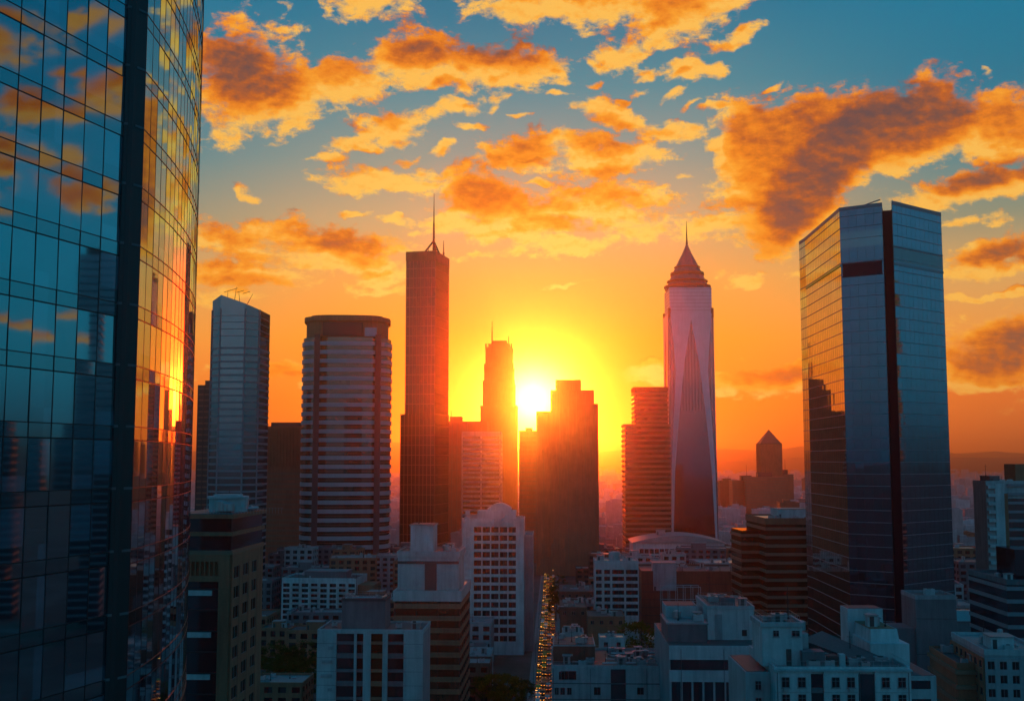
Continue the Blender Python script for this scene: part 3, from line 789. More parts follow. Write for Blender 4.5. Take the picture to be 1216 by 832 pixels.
MB().box(13.5, 22, yy - .6, yy + 4, zb + .8, zb + 7).build('crown_panel', BANDW, o)
MB().prism(offset(cp, -3), zc, zc + 1.4).build('roof_plant', DARK, o)

# tall slab with the mast
nx, _ = at(518, 400, 1000)
b = B('masted_tower', 'tallest slim slab tower with a thin mast held by tripod struts on its roof', 'skyscraper', 482, 518, 300, 1000, 42, rot=-R(13))
poly = rect(-b.W / 2, b.W / 2, 0, 42); zt_ = b.H; zs = b.zz(492)
b.part(MB().prism(poly, zs - 1, zt_), 'upper_facade', GL_SLAB)
low = rect(-b.W / 2 - 3.8, b.W / 2 + .5, -.8, 42.6)
b.part(MB().prism(low, 0, zs), 'lower_facade', GL_SLAB)
b.part(bands(poly, zs + 1, zt_ - 8, 8.6, .5, .10), 'floor_bands', BANDB)
b.part(bands(low, 0, zs - 3, 8.6, .5, .10), 'lower_floor_bands', BANDB)
b.part(fins(poly, zs, zt_ + 1, 3.6, .5, .28), 'ribs', BANDB); b.part(fins(low, 0, zs + 1, 3.6, .5, .28), 'lower_ribs', BANDB)
b.part(MB().ring(offset(poly, .5), .6, zt_ - 7.5, zt_ + 1.2), 'crown_wall', BROWN); b.part(MB().prism(offset(poly, -.3), zt_, zt_ + .3), 'roof', ROOF)
mx, my = 7.5, 14
mt = b.part(MB().tube((mx, my, zt_), (mx, my, b.zz(262)), 1.25, 8, .8).tube((mx, my, b.zz(262)), (mx, my, b.zz(226)), .7, 6, .18), 'mast', BLACK)
mb = MB()
for (dx, dy) in ((-8, -6), (7, -6), (0, 9)): mb.tube((mx + dx, my + dy, zt_), (mx, my, zt_ + 13), .8, 6)
for (dx, dy) in ((-8, -6), (7, -6)): mb.tube((mx + dx * .5, my + dy * .5, zt_), (mx + dx * .5, my + dy * .5, zt_ + 6), .3, 6)
mb.build('strut', BLACK, mt)
b.part(MB().tube((b.W / 2 - 1.5, 30, zt_), (b.W / 2 - 1.5, 30, zt_ + 16), .8, 6, .25).cyl(b.W / 2 - 1.5, 30, .9, zt_, zt_ + 5), 'antenna', BLACK)

# block beside it and the striped front block
b = B('corner_block', 'plain brown tower block wedged behind the masted tower, in the sun glare', 'office tower', 531, 578, 500, 1180, 40)
b.part(MB().prism(b.rect, 0, b.H), 'wall', BROWN); b.part(fins(b.rect, 0, b.H, 5, .9, .5), 'ribs', BANDB); b.part(bands(b.rect, 0, b.H, 8, .6, .3), 'floor_bands', BANDB)
b.part(MB().box(-18, -6, 3, 20, b.H, b.H + 5).box(-17, -16.5, 3, 3.5, b.H + 5, b.H + 11), 'plant_room', BROWN)
b = B('striped_block', 'broad block with fine horizontal stripes in front of the stepped tower', 'office tower', 549, 594, 514, 1080, 36)
b.part(MB().prism(b.rect, 0, b.H), 'glass_facade', GL_BROWN); b.part(bands(b.rect, 0, b.H, 4.4, 2.0, .5), 'floor_bands', PALE); b.part(fins(b.rect, 0, b.H, 18, 1.4, .7), 'corner_piers', PALE)
b.part(MB().ring(offset(b.rect, .4), .6, b.H - 2, b.H + 1.5), 'parapet', PALE)
# stepped tower with crown masts
b = B('stepped_tower', 'stepped stone tower with setbacks and two roof masts just left of the sun', 'skyscraper', 571, 613, 482, 1300, 40)
h0, h1, h2, h3 = b.H, b.zz(456), b.zz(436), b.zz(412); w = b.W / 2
tiers = [(0, h0, 0), (h0, h1, 2.6), (h1, h2, 4.0), (h2, h3, 5.4), (h3, h3 + 4, 8.5), (h3 + 4, h3 + 8, 12)]
for (z0, z1, i) in tiers:
    P = rect(-w + i, w - i, i, 40 - i)
    b.part(MB().prism(P, z0, z1 + (.3 if z0 == 0 else 0)), 'tier', BROWN); b.part(fins(P, z0, z1 - .5, 4.2, 1.0, .6), 'ribs', BROWN)
    b.part(MB().ring(offset(P, .8), .9, z1 - 1.6, z1 + .7), 'cornice', BROWN)
    if 0 < i < 8:
        for sx in (-1, 1): b.part(MB().box(sx * (w - i) - .9, sx * (w - i) + .9, i - .9, i + .9, z1 - 3, z1 + 4.5), 'pinnacle', BROWN)
b.part(MB().tube((-w + 12, 12, h3 + 3), (-w + 12, 12, b.zz(380)), 1.0, 6, .3), 'mast', BLACK)
b.part(MB().tube((w - 9, 12, h3 + 2), (w - 9, 12, h3 + 14), .8, 6, .4), 'antenna', BLACK); b.part(MB().tube((1, 14, h3 + 4), (1, 14, h3 + 9), .5, 6, .3), 'antenna', BLACK)
# tower right of the sun with shoulders
b = B('shouldered_tower', 'massive dark tower with stepped shoulders just right of the sun', 'skyscraper', 654, 705, 463, 900, 40)
w = b.W / 2; k = b.m
pieces = [('main_shaft', -w, w, 0, 40, 0, b.H), ('cap', (660 - 679.5) * k, (690 - 679.5) * k, 6, 30, b.H - .2, b.zz(450)),
          ('left_shoulder', (637 - 679.5) * k, -w - .02, 2, 36, 0, b.zz(488)), ('right_shoulder', w + .02, (710 - 679.5) * k, 3, 38, 0, b.zz(479))]
for nme, x0, x1, y0, y1, z0, z1 in pieces:
    P = rect(x0, x1, y0, y1)
    o = b.part(MB().prism(P, z0, z1), nme, BROWN)
    bands(P, max(z0, 10), z1 - 1, 4.2, .45, .10).build('floor_bands', BROWN, o); fins(P, z0, z1 - 1, 6.8, .35, .25, (0,)).build('ribs', BANDB, o)
b = B('narrow_block', 'narrow flat topped block below the sun, left of the shouldered tower', 'office tower', 617, 639, 511, 1010, 20)
b.part(MB().prism(b.rect, 0, b.H), 'wall', BROWN); b.part(bands(b.rect, 0, b.H, 4, 1.2, .3), 'floor_bands', BANDB); b.part(fins(b.rect, 0, b.H, 5, .7, .5), 'ribs', BROWN)
b.part(MB().box(-3, 3, 4, 12, b.H, b.H + 2.5), 'plant_room', BROWN)

# striped two-part tower
b = B('striped_setback_tower', 'brown tower of tightly striped floors with a set back top, left of the spire', 'skyscraper', 742, 795, 504, 1000, 40)
P = b.rect; Pu = rect((754 - 768.5) * b.m, b.W / 2 - 1, 4, 36); zu = b.zz(461)
b.part(MB().prism(P, 0, b.H), 'lower_facade', GL_BROWN); b.part(bands(P, 0, b.H + 1, 4.5, 2.1, .7), 'lower_floor_bands', BANDB)
b.part(MB().prism(Pu, b.H - .1, zu), 'upper_facade', GL_BROWN); b.part(bands(Pu, b.H, zu + 1, 4.1, 2.0, .5), 'upper_floor_bands', BANDB)
b.part(MB().ring(offset(Pu, .6), .8, zu - 2, zu + 1.5), 'parapet', BROWN)

# spire tower
cx, _ = at(820, 500, 1060)
b = B('spire_tower', 'tall tower with pointed silver facets and a conical roof ending in a needle spire', 'skyscraper', 794, 847, 372, 1040, 42, rot=-R(1))
w = b.W / 2; H = b.H; k = b.m; hy = 21.0
base = rect(-w - 1.2, w + 1.2, -1, 43); topp = rect(-w, w, 0, 42)
b.part(MB().prism(base, 0, H, topp), 'shaft', GL_DARK)
mb = MB()
for i in range(15):
    x = -w + 1 + (2 * w - 2) * i / 14; mb.obox((x, 0), (1, 0), -.22, .22, -.6, .40, 0, H - 2)
b.part(mb, 'mullions', SLOT)
zz = b.zz
def facet(sgn, face):
    """one silver facet, drawn on a wall in (u across, photo row)"""
    q = [(-.93, 372), (0, 372), (0, 379), (-.33, 432), (-.60, 500), (-.78, 560), (-.90, 640), (-.97, 640), (-.93, 560), (-.84, 505), (-.70, 440), (-.82, 400)]
    pts = []
    for u, py in q:
        z = max(zz(py), 0) if py < 640 else 0; u *= sgn; f = 1 + (1 - z / H) * .06
        if face == 0: pts.append((u * w * f, -1.0 * (1 - z / H) - .5, z))
        elif face == 1: pts.append((w + 1.2 * (1 - z / H) + .5, hy + u * hy, z))
        else: pts.append((-w - 1.2 * (1 - z / H) - .5, hy - u * hy, z))
    if sgn < 0: pts.reverse()
    nr = [(0, 1, 0), (-1, 0, 0), (1, 0, 0)][face]
    return MB().poly3(pts, .48, nr)
for face in (0, 1, 2):
    for s_ in (1, -1): b.part(facet(s_, face), 'silver_facet', SILVER)
zs = zz(341); body = rect(-w + 1.2, w - 1.2, 1.2, 40.8)
b.part(MB().prism(body, H - .2, zs), 'upper_drum', SILVER); b.part(bands(body, H, zs, 3.3, .35, .12), 'drum_joints', BANDG)
for sx in (-1, 1):
    b.part(MB().box(sx * (w - .8) - 1.1, sx * (w - .8) + 1.1, -.3, 2, H - 4, H + 5), 'corner_pinnacle', DARK)
    b.part(MB().box(sx * (w - .8) - 1.1, sx * (w - .8) + 1.1, 40, 42.3, H - 4, H + 5), 'corner_pinnacle', DARK)
R0 = w - 1.0
prof = [(R0 * 1.0, zs), (R0 * 1.08, zs + .2), (R0 * 1.08, zz(336)), (R0 * .96, zz(335)), (R0 * .86, zz(329)), (R0 * .66, zz(318)), (R0 * .45, zz(307)), (R0 * .24, zz(297)), (R0 * .10, zz(289)), (.9, zz(285))]
b.part(MB().lathe(prof, 20, 0, hy), 'conical_roof', SLATE, parent=None)
rings = MB()
for (r0, py, h) in ((1.11, 338, 1.8), (.97, 331, 1.2), (.80, 323, 2.6), (.62, 313.5, .8)):
    z = zz(py); rings.lathe([(R0 * r0 * .98, z), (R0 * r0 * 1.02, z + .1), (R0 * r0 * 1.0, z + h), (R0 * r0 * .9, z + h + .1)], 20, 0, hy)
b.part(rings, 'roof_rings', TERRA)
sp = b.part(MB().lathe([(1.15, zz(290)), (.95, zz(282)), (.75, zz(280)), (.5, zz(270)), (.12, zz(257))], 10, 0, hy), 'spire', BLACK)

# far pyramid-topped tower in the haze
b = B('pyramid_tower', 'hazy tower with a pyramid roof in the distance beside the faceted tower', 'skyscraper', 903, 928, 527, 1750, 34)
w = b.W / 2; za = b.zz(513)
b.part(MB().prism(b.rect, 0, b.H), 'wall', BROWN); b.part(fins(b.rect, 0, b.H, 4, 1, .6), 'ribs', BROWN)
b.part(MB().prism(offset(b.rect, .6), b.H, b.H + 1.2).prism(offset(b.rect, -.4), b.H + 1.2, za + 4, rect(-.6, .6, 16.4, 17.6)), 'pyramid_roof', DARK)
for (p0, p1, py, D, nm, lb) in ((870, 906, 570, 1700, 'hazy_block', 'hazy square block left of the pyramid tower'), (886, 935, 566, 1680, 'hazy_slab', 'broad hazy slab standing in front of the pyramid tower'), (926, 942, 563, 1760, 'hazy_wing', 'narrow hazy block right of the pyramid tower')):
    b = B(nm, lb, 'office tower', p0, p1, py, D, 36)
    b.part(MB().prism(b.rect, 0, b.H), 'wall', BROWN); b.part(bands(b.rect, 0, b.H, 4, 1.4, .4), 'floor_bands', BANDB)
    b.part(MB().box(-b.W * .2, b.W * .15, 6, 20, b.H, b.H + 7), 'plant_room', DARK)
    mast(b, 0, 10, b.H + 7, 16, .3)

# ------------------------------------------------------------------ mid-rise and low blocks, far to near
# bronze block left of the faceted tower
b = B('bronze_office_block', 'dark bronze office block with sunlit floor edges, left of the faceted glass tower', 'office block', 909, 962, 617, 560, 42, rot=R(1))
P = b.rect; H = b.H
b.part(MB().prism(P, 0, H), 'glass_facade', GL_BROWN); b.part(bands(P, 0, H - 2, 4.1, 1.5, .35), 'floor_bands', BANDB)
b.part(MB().ring(offset(P, .5), .5, H - 2.2, H + .9), 'parapet', BROWN); b.part(MB().prism(offset(P, -.3), H, H + .2), 'roof', ROOFM)
wing = rect(-b.W / 2 - 9, -b.W / 2 - .02, 14, 38)
o = b.part(MB().prism(wing, 0, H - 6), 'side_wing', GL_BROWN); bands(wing, 0, H - 6, 4.1, 1.4, .5).build('floor_bands', BANDB, o)
hatch(b, -2, 12, 10, 26, H + .2, 4.5, WHITE, 'plant_room'); clutter(b, -8, 9, 2, 9, H + .2, 5, 4)

# wide white building with a shallow curved roof
b = B('white_hall_block', 'wide white building with a low arched roof and rows of openings, below the spire tower', 'office block', 752, 860, 645, 800, 40)
w = b.W / 2; H = b.H
b.part(MB().prism(b.rect, 0, H), 'wall', WHITE)
mb = MB(); a = (-w, 0); d = (1, 0)
b.part(MB().prism(offset(b.rect, .0), H, H + .4), 'eaves', WHITE)
prof = []
for i in range(13):
    u = i / 12; prof.append((-w - 1 + (2 * w + 2) * u, H + .4 + 5.2 * math.sin(math.pi * u) ** .8 * (1.0 if u > .45 else .95)))
mb2 = MB(); n = len(prof)
mb2.v = [(x, -1.2, z) for x, z in prof] + [(x, 41, z) for x, z in prof]; mb2.v += [(-w - 1, -1.2, H + .35), (w + 1, -1.2, H + .35), (-w - 1, 41, H + .35), (w + 1, 41, H + .35)]
mb2.f = [(i, i + 1, n + i + 1, n + i)[::-1] for i in range(n - 1)] + [tuple([2 * n, 2 * n + 1] + list(range(n - 1, -1, -1))), tuple([2 * n + 3, 2 * n + 2] + list(range(n, 2 * n)))] + [(2 * n, 2 * n + 2, 2 * n + 3, 2 * n + 1)]
b.part(mb2, 'arched_roof', ROOFL)
punched(mb, b, (-w + 4, 0), (1, 0), 2 * w - 14, 6, H - 3, 14, 5, .84, .70, .8)
b.part(mb, 'facade_grid', WHITE)
hatch(b, -14, -8, 14, 20, H + 5, 3, GREY, 'roof_box')

# white tower with the window grid
b = B('white_grid_tower', 'tall white tower with a regular grid of dark windows, left of the sunlit street', 'apartment tower', 549, 622, 618, 540, 24)
w = b.W / 2; H = b.H; mb = MB()
b.part(MB().prism(offset(b.rect, -.02), 0, H), 'wall', WHITE)
punched(mb, b, (-w + 5.2, 0), (1, 0), 2 * w - 8.6, H - 60, H - 2.2, 5, 15, .86, .66, .6)
mb.obox((-w, 0), (1, 0), 0, 1.4, 0, .6, 0, H).obox((-w, 0), (1, 0), 3.6, 5.2, 0, .6, 0, H).obox((-w, 0), (1, 0), 2 * w - 3.4, 2 * w, 0, .6, 0, H)
for j in range(20): mb.obox((-w, 0), (1, 0), 1.4, 3.6, 0, .5, j * 3.05 + 6.5, j * 3.05 + 8.2)
mb.obox((-w, 0), (1, 0), 1.4, 2 * w - 3.4, 0, .58, H - 2.1, H).obox((-w, 0), (1, 0), 5.2, 2 * w - 3.4, 0, .58, 0, 5)
b.part(mb, 'facade_grid', WHITE)
roof(b, b.rect, H, 1.0, .4, WHITE)
k = b.m
MB().box((566 - 585.5) * k, (612 - 585.5) * k, 5, 20, H, b.zz(607)).build('penthouse', WHITE, b.root)
pr = [((578 - 585.5) * k + (606 - 578) * k * i / 8, b.zz(607) + 3.6 * math.sin(math.pi * (.12 + .76 * i / 8))) for i in range(9)]
mb = MB(); n = 9; z = b.zz(607) - .1
mb.v = [(x, 6, q) for x, q in pr] + [(x, 18, q) for x, q in pr] + [(pr[0][0], 6, z), (pr[-1][0], 6, z), (pr[0][0], 18, z), (pr[-1][0], 18, z)]
mb.f = [(n + i, n + i + 1, i + 1, i) for i in range(n - 1)] + [tuple([18, 19] + list(range(8, -1, -1))), tuple([21, 20] + list(range(9, 18))), (18, 0, 9, 20), (19, 21, 17, 8)]
b.part(mb, 'arched_roof', WHITE)
wing = rect(w + .05, w + 4, 10, 40)
b.part(MB().prism(wing, 0, H - 8), 'side_wing', GREY); b.part(MB().ring(offset(wing, .1), .4, H - 8, H - 7), 'wing_parapet', PALE)
clutter(b, w - 6, w, 2, 20, H, 3, 9)

# small white block right of the street
b = B('white_window_block', 'small white block with square windows and round roof tank, right of the street', 'apartment block', 706, 758, 667, 560, 17)
w = b.W / 2; H = b.H; mb = MB()
b.part(MB().prism(offset(b.rect, -.02), 0, H), 'wall', WHITE)
punched(mb, b, (-w, 0), (1, 0), 2 * w * .38, H - 26, H - 3, 2, 7, .70, .62, .45)
punched(mb, b, (-w, 0), (1, 0), 2 * w * .62, H - 26, H - 3, 2, 7, .88, .62, .45, u0=2 * w * .38)
mb.obox((-w, 0), (1, 0), 0, 2 * w, 0, .47, H - 2.98, H).obox((-w, 0), (1, 0), 0, 2 * w, 0, .47, 0, H - 26.02)
b.part(mb, 'facade_grid', WHITE); roof(b, b.rect, H, .8, .35, WHITE, ROOFM)
tank(b, -w + 10, 6, H, 2.8, 4.2, WHITE); hatch(b, -w + 1.5, -w + 5, 5, 10, H, 2.6, PALE); clutter(b, 2, w, 2, 14, H, 4, 3)

# dark brown wide block behind the low blue complex
b = B('maroon_block', 'wide plain maroon brick block in front of the white hall', 'office block', 762, 888, 680, 600, 40)
w = b.W / 2; H = b.H
b.part(MB().prism(b.rect, 0, H), 'wall', RED); b.part(bands(b.rect, 2, H - 2, 4, .25, .08), 'floor_joints', DARK)
roof(b, b.rect, H, 1, .4, RED); mb = MB()
hatch(b, -w + 6, -w + 18, -1, 10, H - 9, 14, PALE, 'stair_tower'); clutter(b, -w + 20, w - 2, 3, 36, H, 18, 5)

# pale apartment block, left
b = B('balcony_block', 'pale apartment block with stacked balconies, behind the tree clump on the left', 'apartment block', 334, 424, 688, 640, 28, rot=-R(5))
w = b.W / 2; H = b.H; mb = MB()
b.part(MB().prism(offset(b.rect, -.02), 0, H), 'wall', WHITE)
punched(mb, b, (-w, 0), (1, 0), 2 * w, 2, H - 1.5, 8, 7, .70, .66, .5)
b.part(mb, 'facade_grid', WHITE)
for c_ in (1, 3, 6):
    for j in range(7):
        u = 2 * w * (c_ + .5) / 8; z = 2 + (H - 3.5) / 7 * j
        b.part(MB().obox((-w, 0), (1, 0), u - 2.4, u + 2.4, .5, 1.8, z - .1, z + .12).obox((-w, 0), (1, 0), u - 2.4, u + 2.4, 1.7, 1.8, z + .12, z + 1.1), 'balcony', PALE)
roof(b, b.rect, H, 1, .35, WHITE); hatch(b, -10, 14, 6, 20, H, 4, DGREY, 'plant_room'); clutter(b, -w + 2, w - 2, 1, 26, H, 14, 6)
b.part(MB().box(w + .05, w + 9, 3, 24, 0, H - 3), 'side_wing', BROWN)

# banded office block, centre left
b = B('banded_office_block', 'dark office block with brown floor bands and stepped pale penthouse, left of street', 'office block', 469, 546, 703, 350, 34, rot=GRID * 1.3)
w = b.W / 2; H = b.H; k = b.m; zz = b.zz
b.part(MB().prism(b.rect, 0, H - 1), 'glass_facade', GL_BROWN)
b.part(bands(b.rect, 0, H - 3, 3.6, 1.5, .35), 'floor_bands', BROWN)
b.part(fins(b.rect, 0, H - 3, 6, .25, .2), 'mullions', BLACK)
b.part(MB().ring(offset(b.rect, .6), .6, H - 2.6, H + .5), 'cornice', PALE); b.part(MB().prism(offset(b.rect, -.2), H - .6, H + .02), 'roof', ROOFM)
pw = rect(-w, (543 - 507.5) * k, 5, 24); zp = zz(666) + 2.0
o = b.part(MB().prism(pw, H, zp), 'penthouse', PALE)
MB().ring(offset(pw, .35), .5, zp - 1.2, zp + .6).build('parapet', PALE, o); MB().box(-1.4, 2.2, 4.75, 5.2, H + .1, zp - 3).build('stair_window', DARK, o)
MB().box(-w, (543 - 507.5) * k, 4.8, 5.1, zp - 3.2, zp - 2.4).build('shadow_joint', DARK, o)
up = rect((482 - 507.5) * k, (510 - 507.5) * k, 9, 20)
cap(o, pw, zp); o = b.part(MB().prism(up, zp, zz(632) + 1.5), 'lift_tower', WHITE); cap(o, offset(up, .6), zz(632) + 1.8); MB().box(up[0][0] - .3, up[1][0] + .3, 8.7, 20.3, zz(632) + 1.5, zz(632) + 1.8).build('coping', PALE, o)
railing(b, offset(pw, -.3), zp, 1.3); mast(b, up[0][0] + 2, 14, zz(632) + 1.8, 5)
clutter(b, up[1][0] + 1, pw[1][0] - 1, 6, 22, zp, 7, 8); mast(b, up[1][0] - 1, 12, zp, 9)
ac_unit(b, w - 2.5, 6, H, 1.4); duct(b, [(w - 3, 10), (w - 3, 26)], H)

# grey slab in the foreground
b = B('grey_panel_block', 'plain grey slab block with vertical dark glazing strips and a dark plant box, foreground', 'office block', 377, 503, 747, 300, 16, rot=GRID * 1.2)
w = b.W / 2; H = b.H; k = b.m; zz = b.zz; mid = 440
b.part(MB().prism(offset(b.rect, -.02), 0, H - .5), 'wall', GREY)
X = lambda px: (px - mid) * k
mb = MB(); 
for x0, x1 in ((377, 400), (421, 424), (432, 441), (455, 461), (480, 503)): mb.box(X(x0), X(x1), -.7, .1, 0, H)
mb.box(X(400), X(480), -.5, .1, H - 1.0, H - .02)
b.part(mb, 'concrete_piers', PALE)
for x0, x1, m_ in ((400, 421, GL_DARK), (424, 432, GL_WIN), (441, 455, GL_BROWN), (461, 480, GL_DARK)):
    o = b.part(MB().box(X(x0) + .02, X(x1) - .02, -.15, .05, 0, H - 1), 'glazing_strip', m_)
    for j in range(5, 13): MB().box(X(x0) + .03, X(x1) - .03, -.32, -.1, j * 3.5 + .6, j * 3.5 + 1.4 + (.5 if j % 2 else 0)).build('spandrel', DGREY if m_ is not GL_BROWN else BROWN, o)
roof(b, b.rect, H - .5, .55, .35, PALE)
pb = rect(X(404), X(456), 1.5, 11)
o = b.part(MB().prism(pb, H - .4, zz(713)), 'plant_box', DGREY); MB().ring(offset(pb, .15), .3, zz(713) - .3, zz(713) + .4).build('coping', DARK, o); cap(o, pb, zz(713))
r = random.Random(4)
for q in range(9):
    x, y = r.uniform(X(408), X(450)), r.uniform(3, 10); ac_unit(b, x, y, zz(713), r.uniform(.5, .9), r.choice([ROOFM, GREY]))
railing(b, offset(pb, -.3), zz(713), 1.2); mast(b, X(415), 9, zz(713), 6); mast(b, X(446), 5, zz(713), 4)
duct(b, [(X(407), 3), (X(450), 4), (X(452), 9)], zz(713), .25)
r = random.Random(77)
for q in range(7): MB().box(X(378.5) + r.uniform(0, 3.2), X(380) + 3.4, -.95, -.68, H - 5 - q * 3.5, H - 4.2 - q * 3.5).build('vent_box', GREY, b.root)
for q in range(12): b.part(MB().box(X(377), X(400), -.72, -.69, H - 3.5 * q - 3.55, H - 3.5 * q - 3.45).box(X(480), X(503), -.72, -.69, H - 3.5 * q - 3.55, H - 3.5 * q - 3.45), 'panel_joint', DGREY)
ac_unit(b, X(470), 6, H - .4, .9); ac_unit(b, X(390), 8, H - .4, .8); hatch(b, X(486), X(496), 4, 8, H - .4, 1.4, GREY, 'roof_box')

# brown corner block, far left
b = B('brown_stone_block', 'brown stone office block with white round roof drum, beside the left glass tower', 'office block', 205, 274, 658, 200, 20, rot=GRID * 1.3)
w = b.W / 2; H = b.H; k = b.m; zz = b.zz; X = lambda px: (px - 241) * k
b.part(MB().prism(offset(b.rect, -.02), 0, H), 'wall', BROWN)
b.part(MB().box(X(205), X(263), -.12, .02, 0, H - 4.6), 'dark_glazing', GL_DARK)
mb = MB().box(X(263), w, -.5, .1, 0, H).box(X(205), X(262.98), -.5, .1, H - 4.6, H - 3.6).box(X(205), X(262.98), -.48, .1, H - 1.2, H)
for q in range(11): mb.box(X(206 + q * 5.6), X(207.4 + q * 5.6), -.46, .1, H - 3.6, H - 1.2)
b.part(mb, 'stone_piers', BROWN)
for j in range(9): b.part(MB().box(X(225), X(255), -.34, -.1, H - 7.0 - j * 7.1, H - 6.1 - j * 7.1), 'white_ledge', WHITE)
mb = MB()
for j in range(24): mb.box(X(205), X(262.9), -.2, -.1, H - 6 - j * 3.55, H - 5.8 - j * 3.55)
b.part(mb, 'transoms', BLACK)
mb = MB(); a = (w, 0); d = (0, 1)
punched(mb, b, a, d, 17, H - 60, H - 1.5, 3, 17, .62, .62, .4, gl=GL_BROWN)
mb.obox(a, d, 17.02, 20, 0, .4, 0, H).obox(a, d, 0, 17, 0, .38, 0, H - 60.02).obox(a, d, 0, 17, 0, .42, H - 1.48, H)
b.part(mb, 'side_wall_grid', BROWN)
t1 = offset(b.rect, .5)
b.part(MB().prism(t1, H + .01, H + .7), 'ledge', BANDB)
b.part(MB().prism(offset(b.rect, .1), H + .7, H + 6.2), 'glazed_top_floor', GL_DARK)
b.part(MB().prism(offset(b.rect, .55), H + 3.2, H + 3.9).prism(offset(b.rect, .8), H + 6.2, H + 6.9), 'top_ledges', BROWN)
b.part(MB().prism(offset(b.rect, .3), H + 6.9, H + 7.0), 'roof', ROOF)
zr = H + 7.0
b.part(MB().cyl(X(253), 9, 3.4, zr, zr + 2.4, 24).cyl(X(253), 9, 3.7, zr + 2.4, zr + 2.8, 24).cyl(X(253), 9, 2.6, zr + 2.8, zr + 3.1, 20), 'roof_drum', WHITE)
clutter(b, X(240), X(272), 2, 18, zr, 18, 2)
mb = MB()
for q in range(26): mb.tube((X(240) + q * .55, 1.2, zr), (X(240) + q * .55, 1.2, zr + 1.0), .03, 4)
mb.tube((X(240), 1.2, zr + 1), (X(240) + 14, 1.2, zr + 1), .04, 4); b.part(mb, 'railing', STEEL)

# low foreground block by the street
b = B('panelled_low_block', 'low grey panelled block with a cluttered dark roof beside the street, front centre', 'office block', 655, 816, 792, 330, 30)
w = b.W / 2; H = b.H; k = b.m; X = lambda px: (px - 735.5) * k
b.part(MB().prism(offset(b.rect, -.02), 0, H), 'wall', GREY)
mb = MB()
for x0, x1 in ((655, 688), (688.3, 711), (711.3, 725)): mb.box(X(x0), X(x1), -.22, .05, 0, H)
for x0, x1 in ((743, 765), (765.3, 790), (790.3, 816)): mb.box(X(x0), X(x1), -.22, .05, 0, H)
b.part(mb, 'wall_panels', PALE)
b.part(MB().box(X(725.3), X(742.7), -.1, .05, 0, H - .5), 'glazing_strip', GL_DARK)
b.part(MB().box(-w, w, -.30, .05, H - 4.6, H - 4.3).box(-w, w, -.30, .05, H - 9, H - 8.7), 'string_course', DGREY)
for px, dz, ww, hh in ((667, 3.4, 1.6, 2.2), (675, 3.4, 4.4, 2.4), (661, 7.6, 1.2, 2), (668, 7.6, 1.3, 2), (676, 7.6, 1.3, 2), (709, 7.6, 1.9, 2.2), (760, 7.4, 1.9, 2), (789, 3.4, 2.6, 1.7), (799, 3.4, 1.1, 1.7), (796, 7.6, 3.6, 2.0)):
    window(b, (-w, -.2), (1, 0), (px - 655) * k, H - dz, ww, hh, 'far', GL_WIN, .10)
roof(b, b.rect, H, .6, .3, PALE)
o = b.part(MB().box(X(657), X(708), 9, 24, H, H + 4.4), 'roof_house', RED); MB().box(X(656.5), X(708.5), 8.8, 24.2, H + 4.4, H + 4.7).build('coping', PALE, o); cap(o, rect(X(656.5), X(708.5), 8.8, 24.2), H + 4.7)
MB().box(X(668), X(681), 8.9, 9.02, H + 1.6, H + 2.2).build('louvre', STEEL, o)
pipes(b, (-w, -.2), (1, 0), (.5, 11, 27, 39), H - 18, H - .3)
clutter(b, X(714), w - 1, 2, 27, H, 34, 12); clutter(b, -w + 1, X(706), 1, 8, H, 5, 13)
railing(b, offset(b.rect, -.5), H, 1.5); railing(b, offset(rect(X(657), X(708), 9, 24), -.3), H + 4.7, 1.0); clutter(b, X(658), X(706), 10, 23, H + 4.8, 7, 63)
mast(b, X(700), 20, H + 4.7, 7); mast(b, X(770), 26, H, 8); mast(b, X(812), 10, H, 5)
duct(b, [(X(716), 4), (X(770), 5), (X(800), 4)], H, .3); duct(b, [(X(730), 20), (X(806), 22)], H, .4)
hatch(b, X(790), X(808), 16, 24, H, 3.0, TERRA, 'plant_room')

# low blue-white complex
b = B('stepped_white_complex', 'stepped white complex with big blank plant hall and dark open floors, front right', 'industrial building', 795, 905, 768, 300, 44)
w = b.W / 2; H = b.H; k = b.m; zz = b.zz; X = lambda px: (px - 850) * k
b.part(MB().box(-w, w, .6, 44, 0, H), 'wall', GREY)
b.part(MB().box(-w, w, 0, .6, H - 3.2, H + .3).box(-w, w, 0, .6, H - 8.8, H - 6.0).box(-w, w, -.05, .6, H - 6.0, H - 5.9), 'white_parapet_wall', WHITE)
b.part(MB().box(-w + .3, w - .3, .45, .62, H - 6, H - 3.2).box(-w + .3, w - .3, .45, .62, H - 16, H - 8.8), 'opening_shade_sheet', GL_DARK)  # dark glass sheets stand in for the shade inside the open floors
mb = MB()
for q in range(9): mb.box(-w + 2.8 * q, -w + 2.8 * q + .5, .1, .58, H - 16, H - 8.82)
b.part(mb, 'columns', PALE)
b.part(MB().prism(rect(-w + .2, w - .2, .7, 43.8), H, H + .05), 'roof', ROOF)
hw = rect(X(848), X(905), 12, 36); D2 = 312
hz_ = CAM_H + ray(870, 722)[1] * 312
o = b.part(MB().prism(hw, H, hz_), 'plant_hall', WHITE); cap(o, hw, hz_); MB().ring(offset(hw, .2), .4, hz_ - .3, hz_ + .7).build('parapet', PALE, o)
MB().box(X(857), X(866), 11.85, 12.02, H + .1, hz_ - 1.5).build('tall_door', GREY, o); MB().box(X(890), X(896), 11.9, 12.02, hz_ - 7.2, hz_ - 5.6).build('vent_opening', BLACK, o)
mb = MB()
for q in range(8): mb.box(X(868) + q * 1.1, X(868) + q * 1.1 + .07, 11.93, 12.02, H + .1, hz_ - .4)
mb.build('sheet_joints', PALE, o)
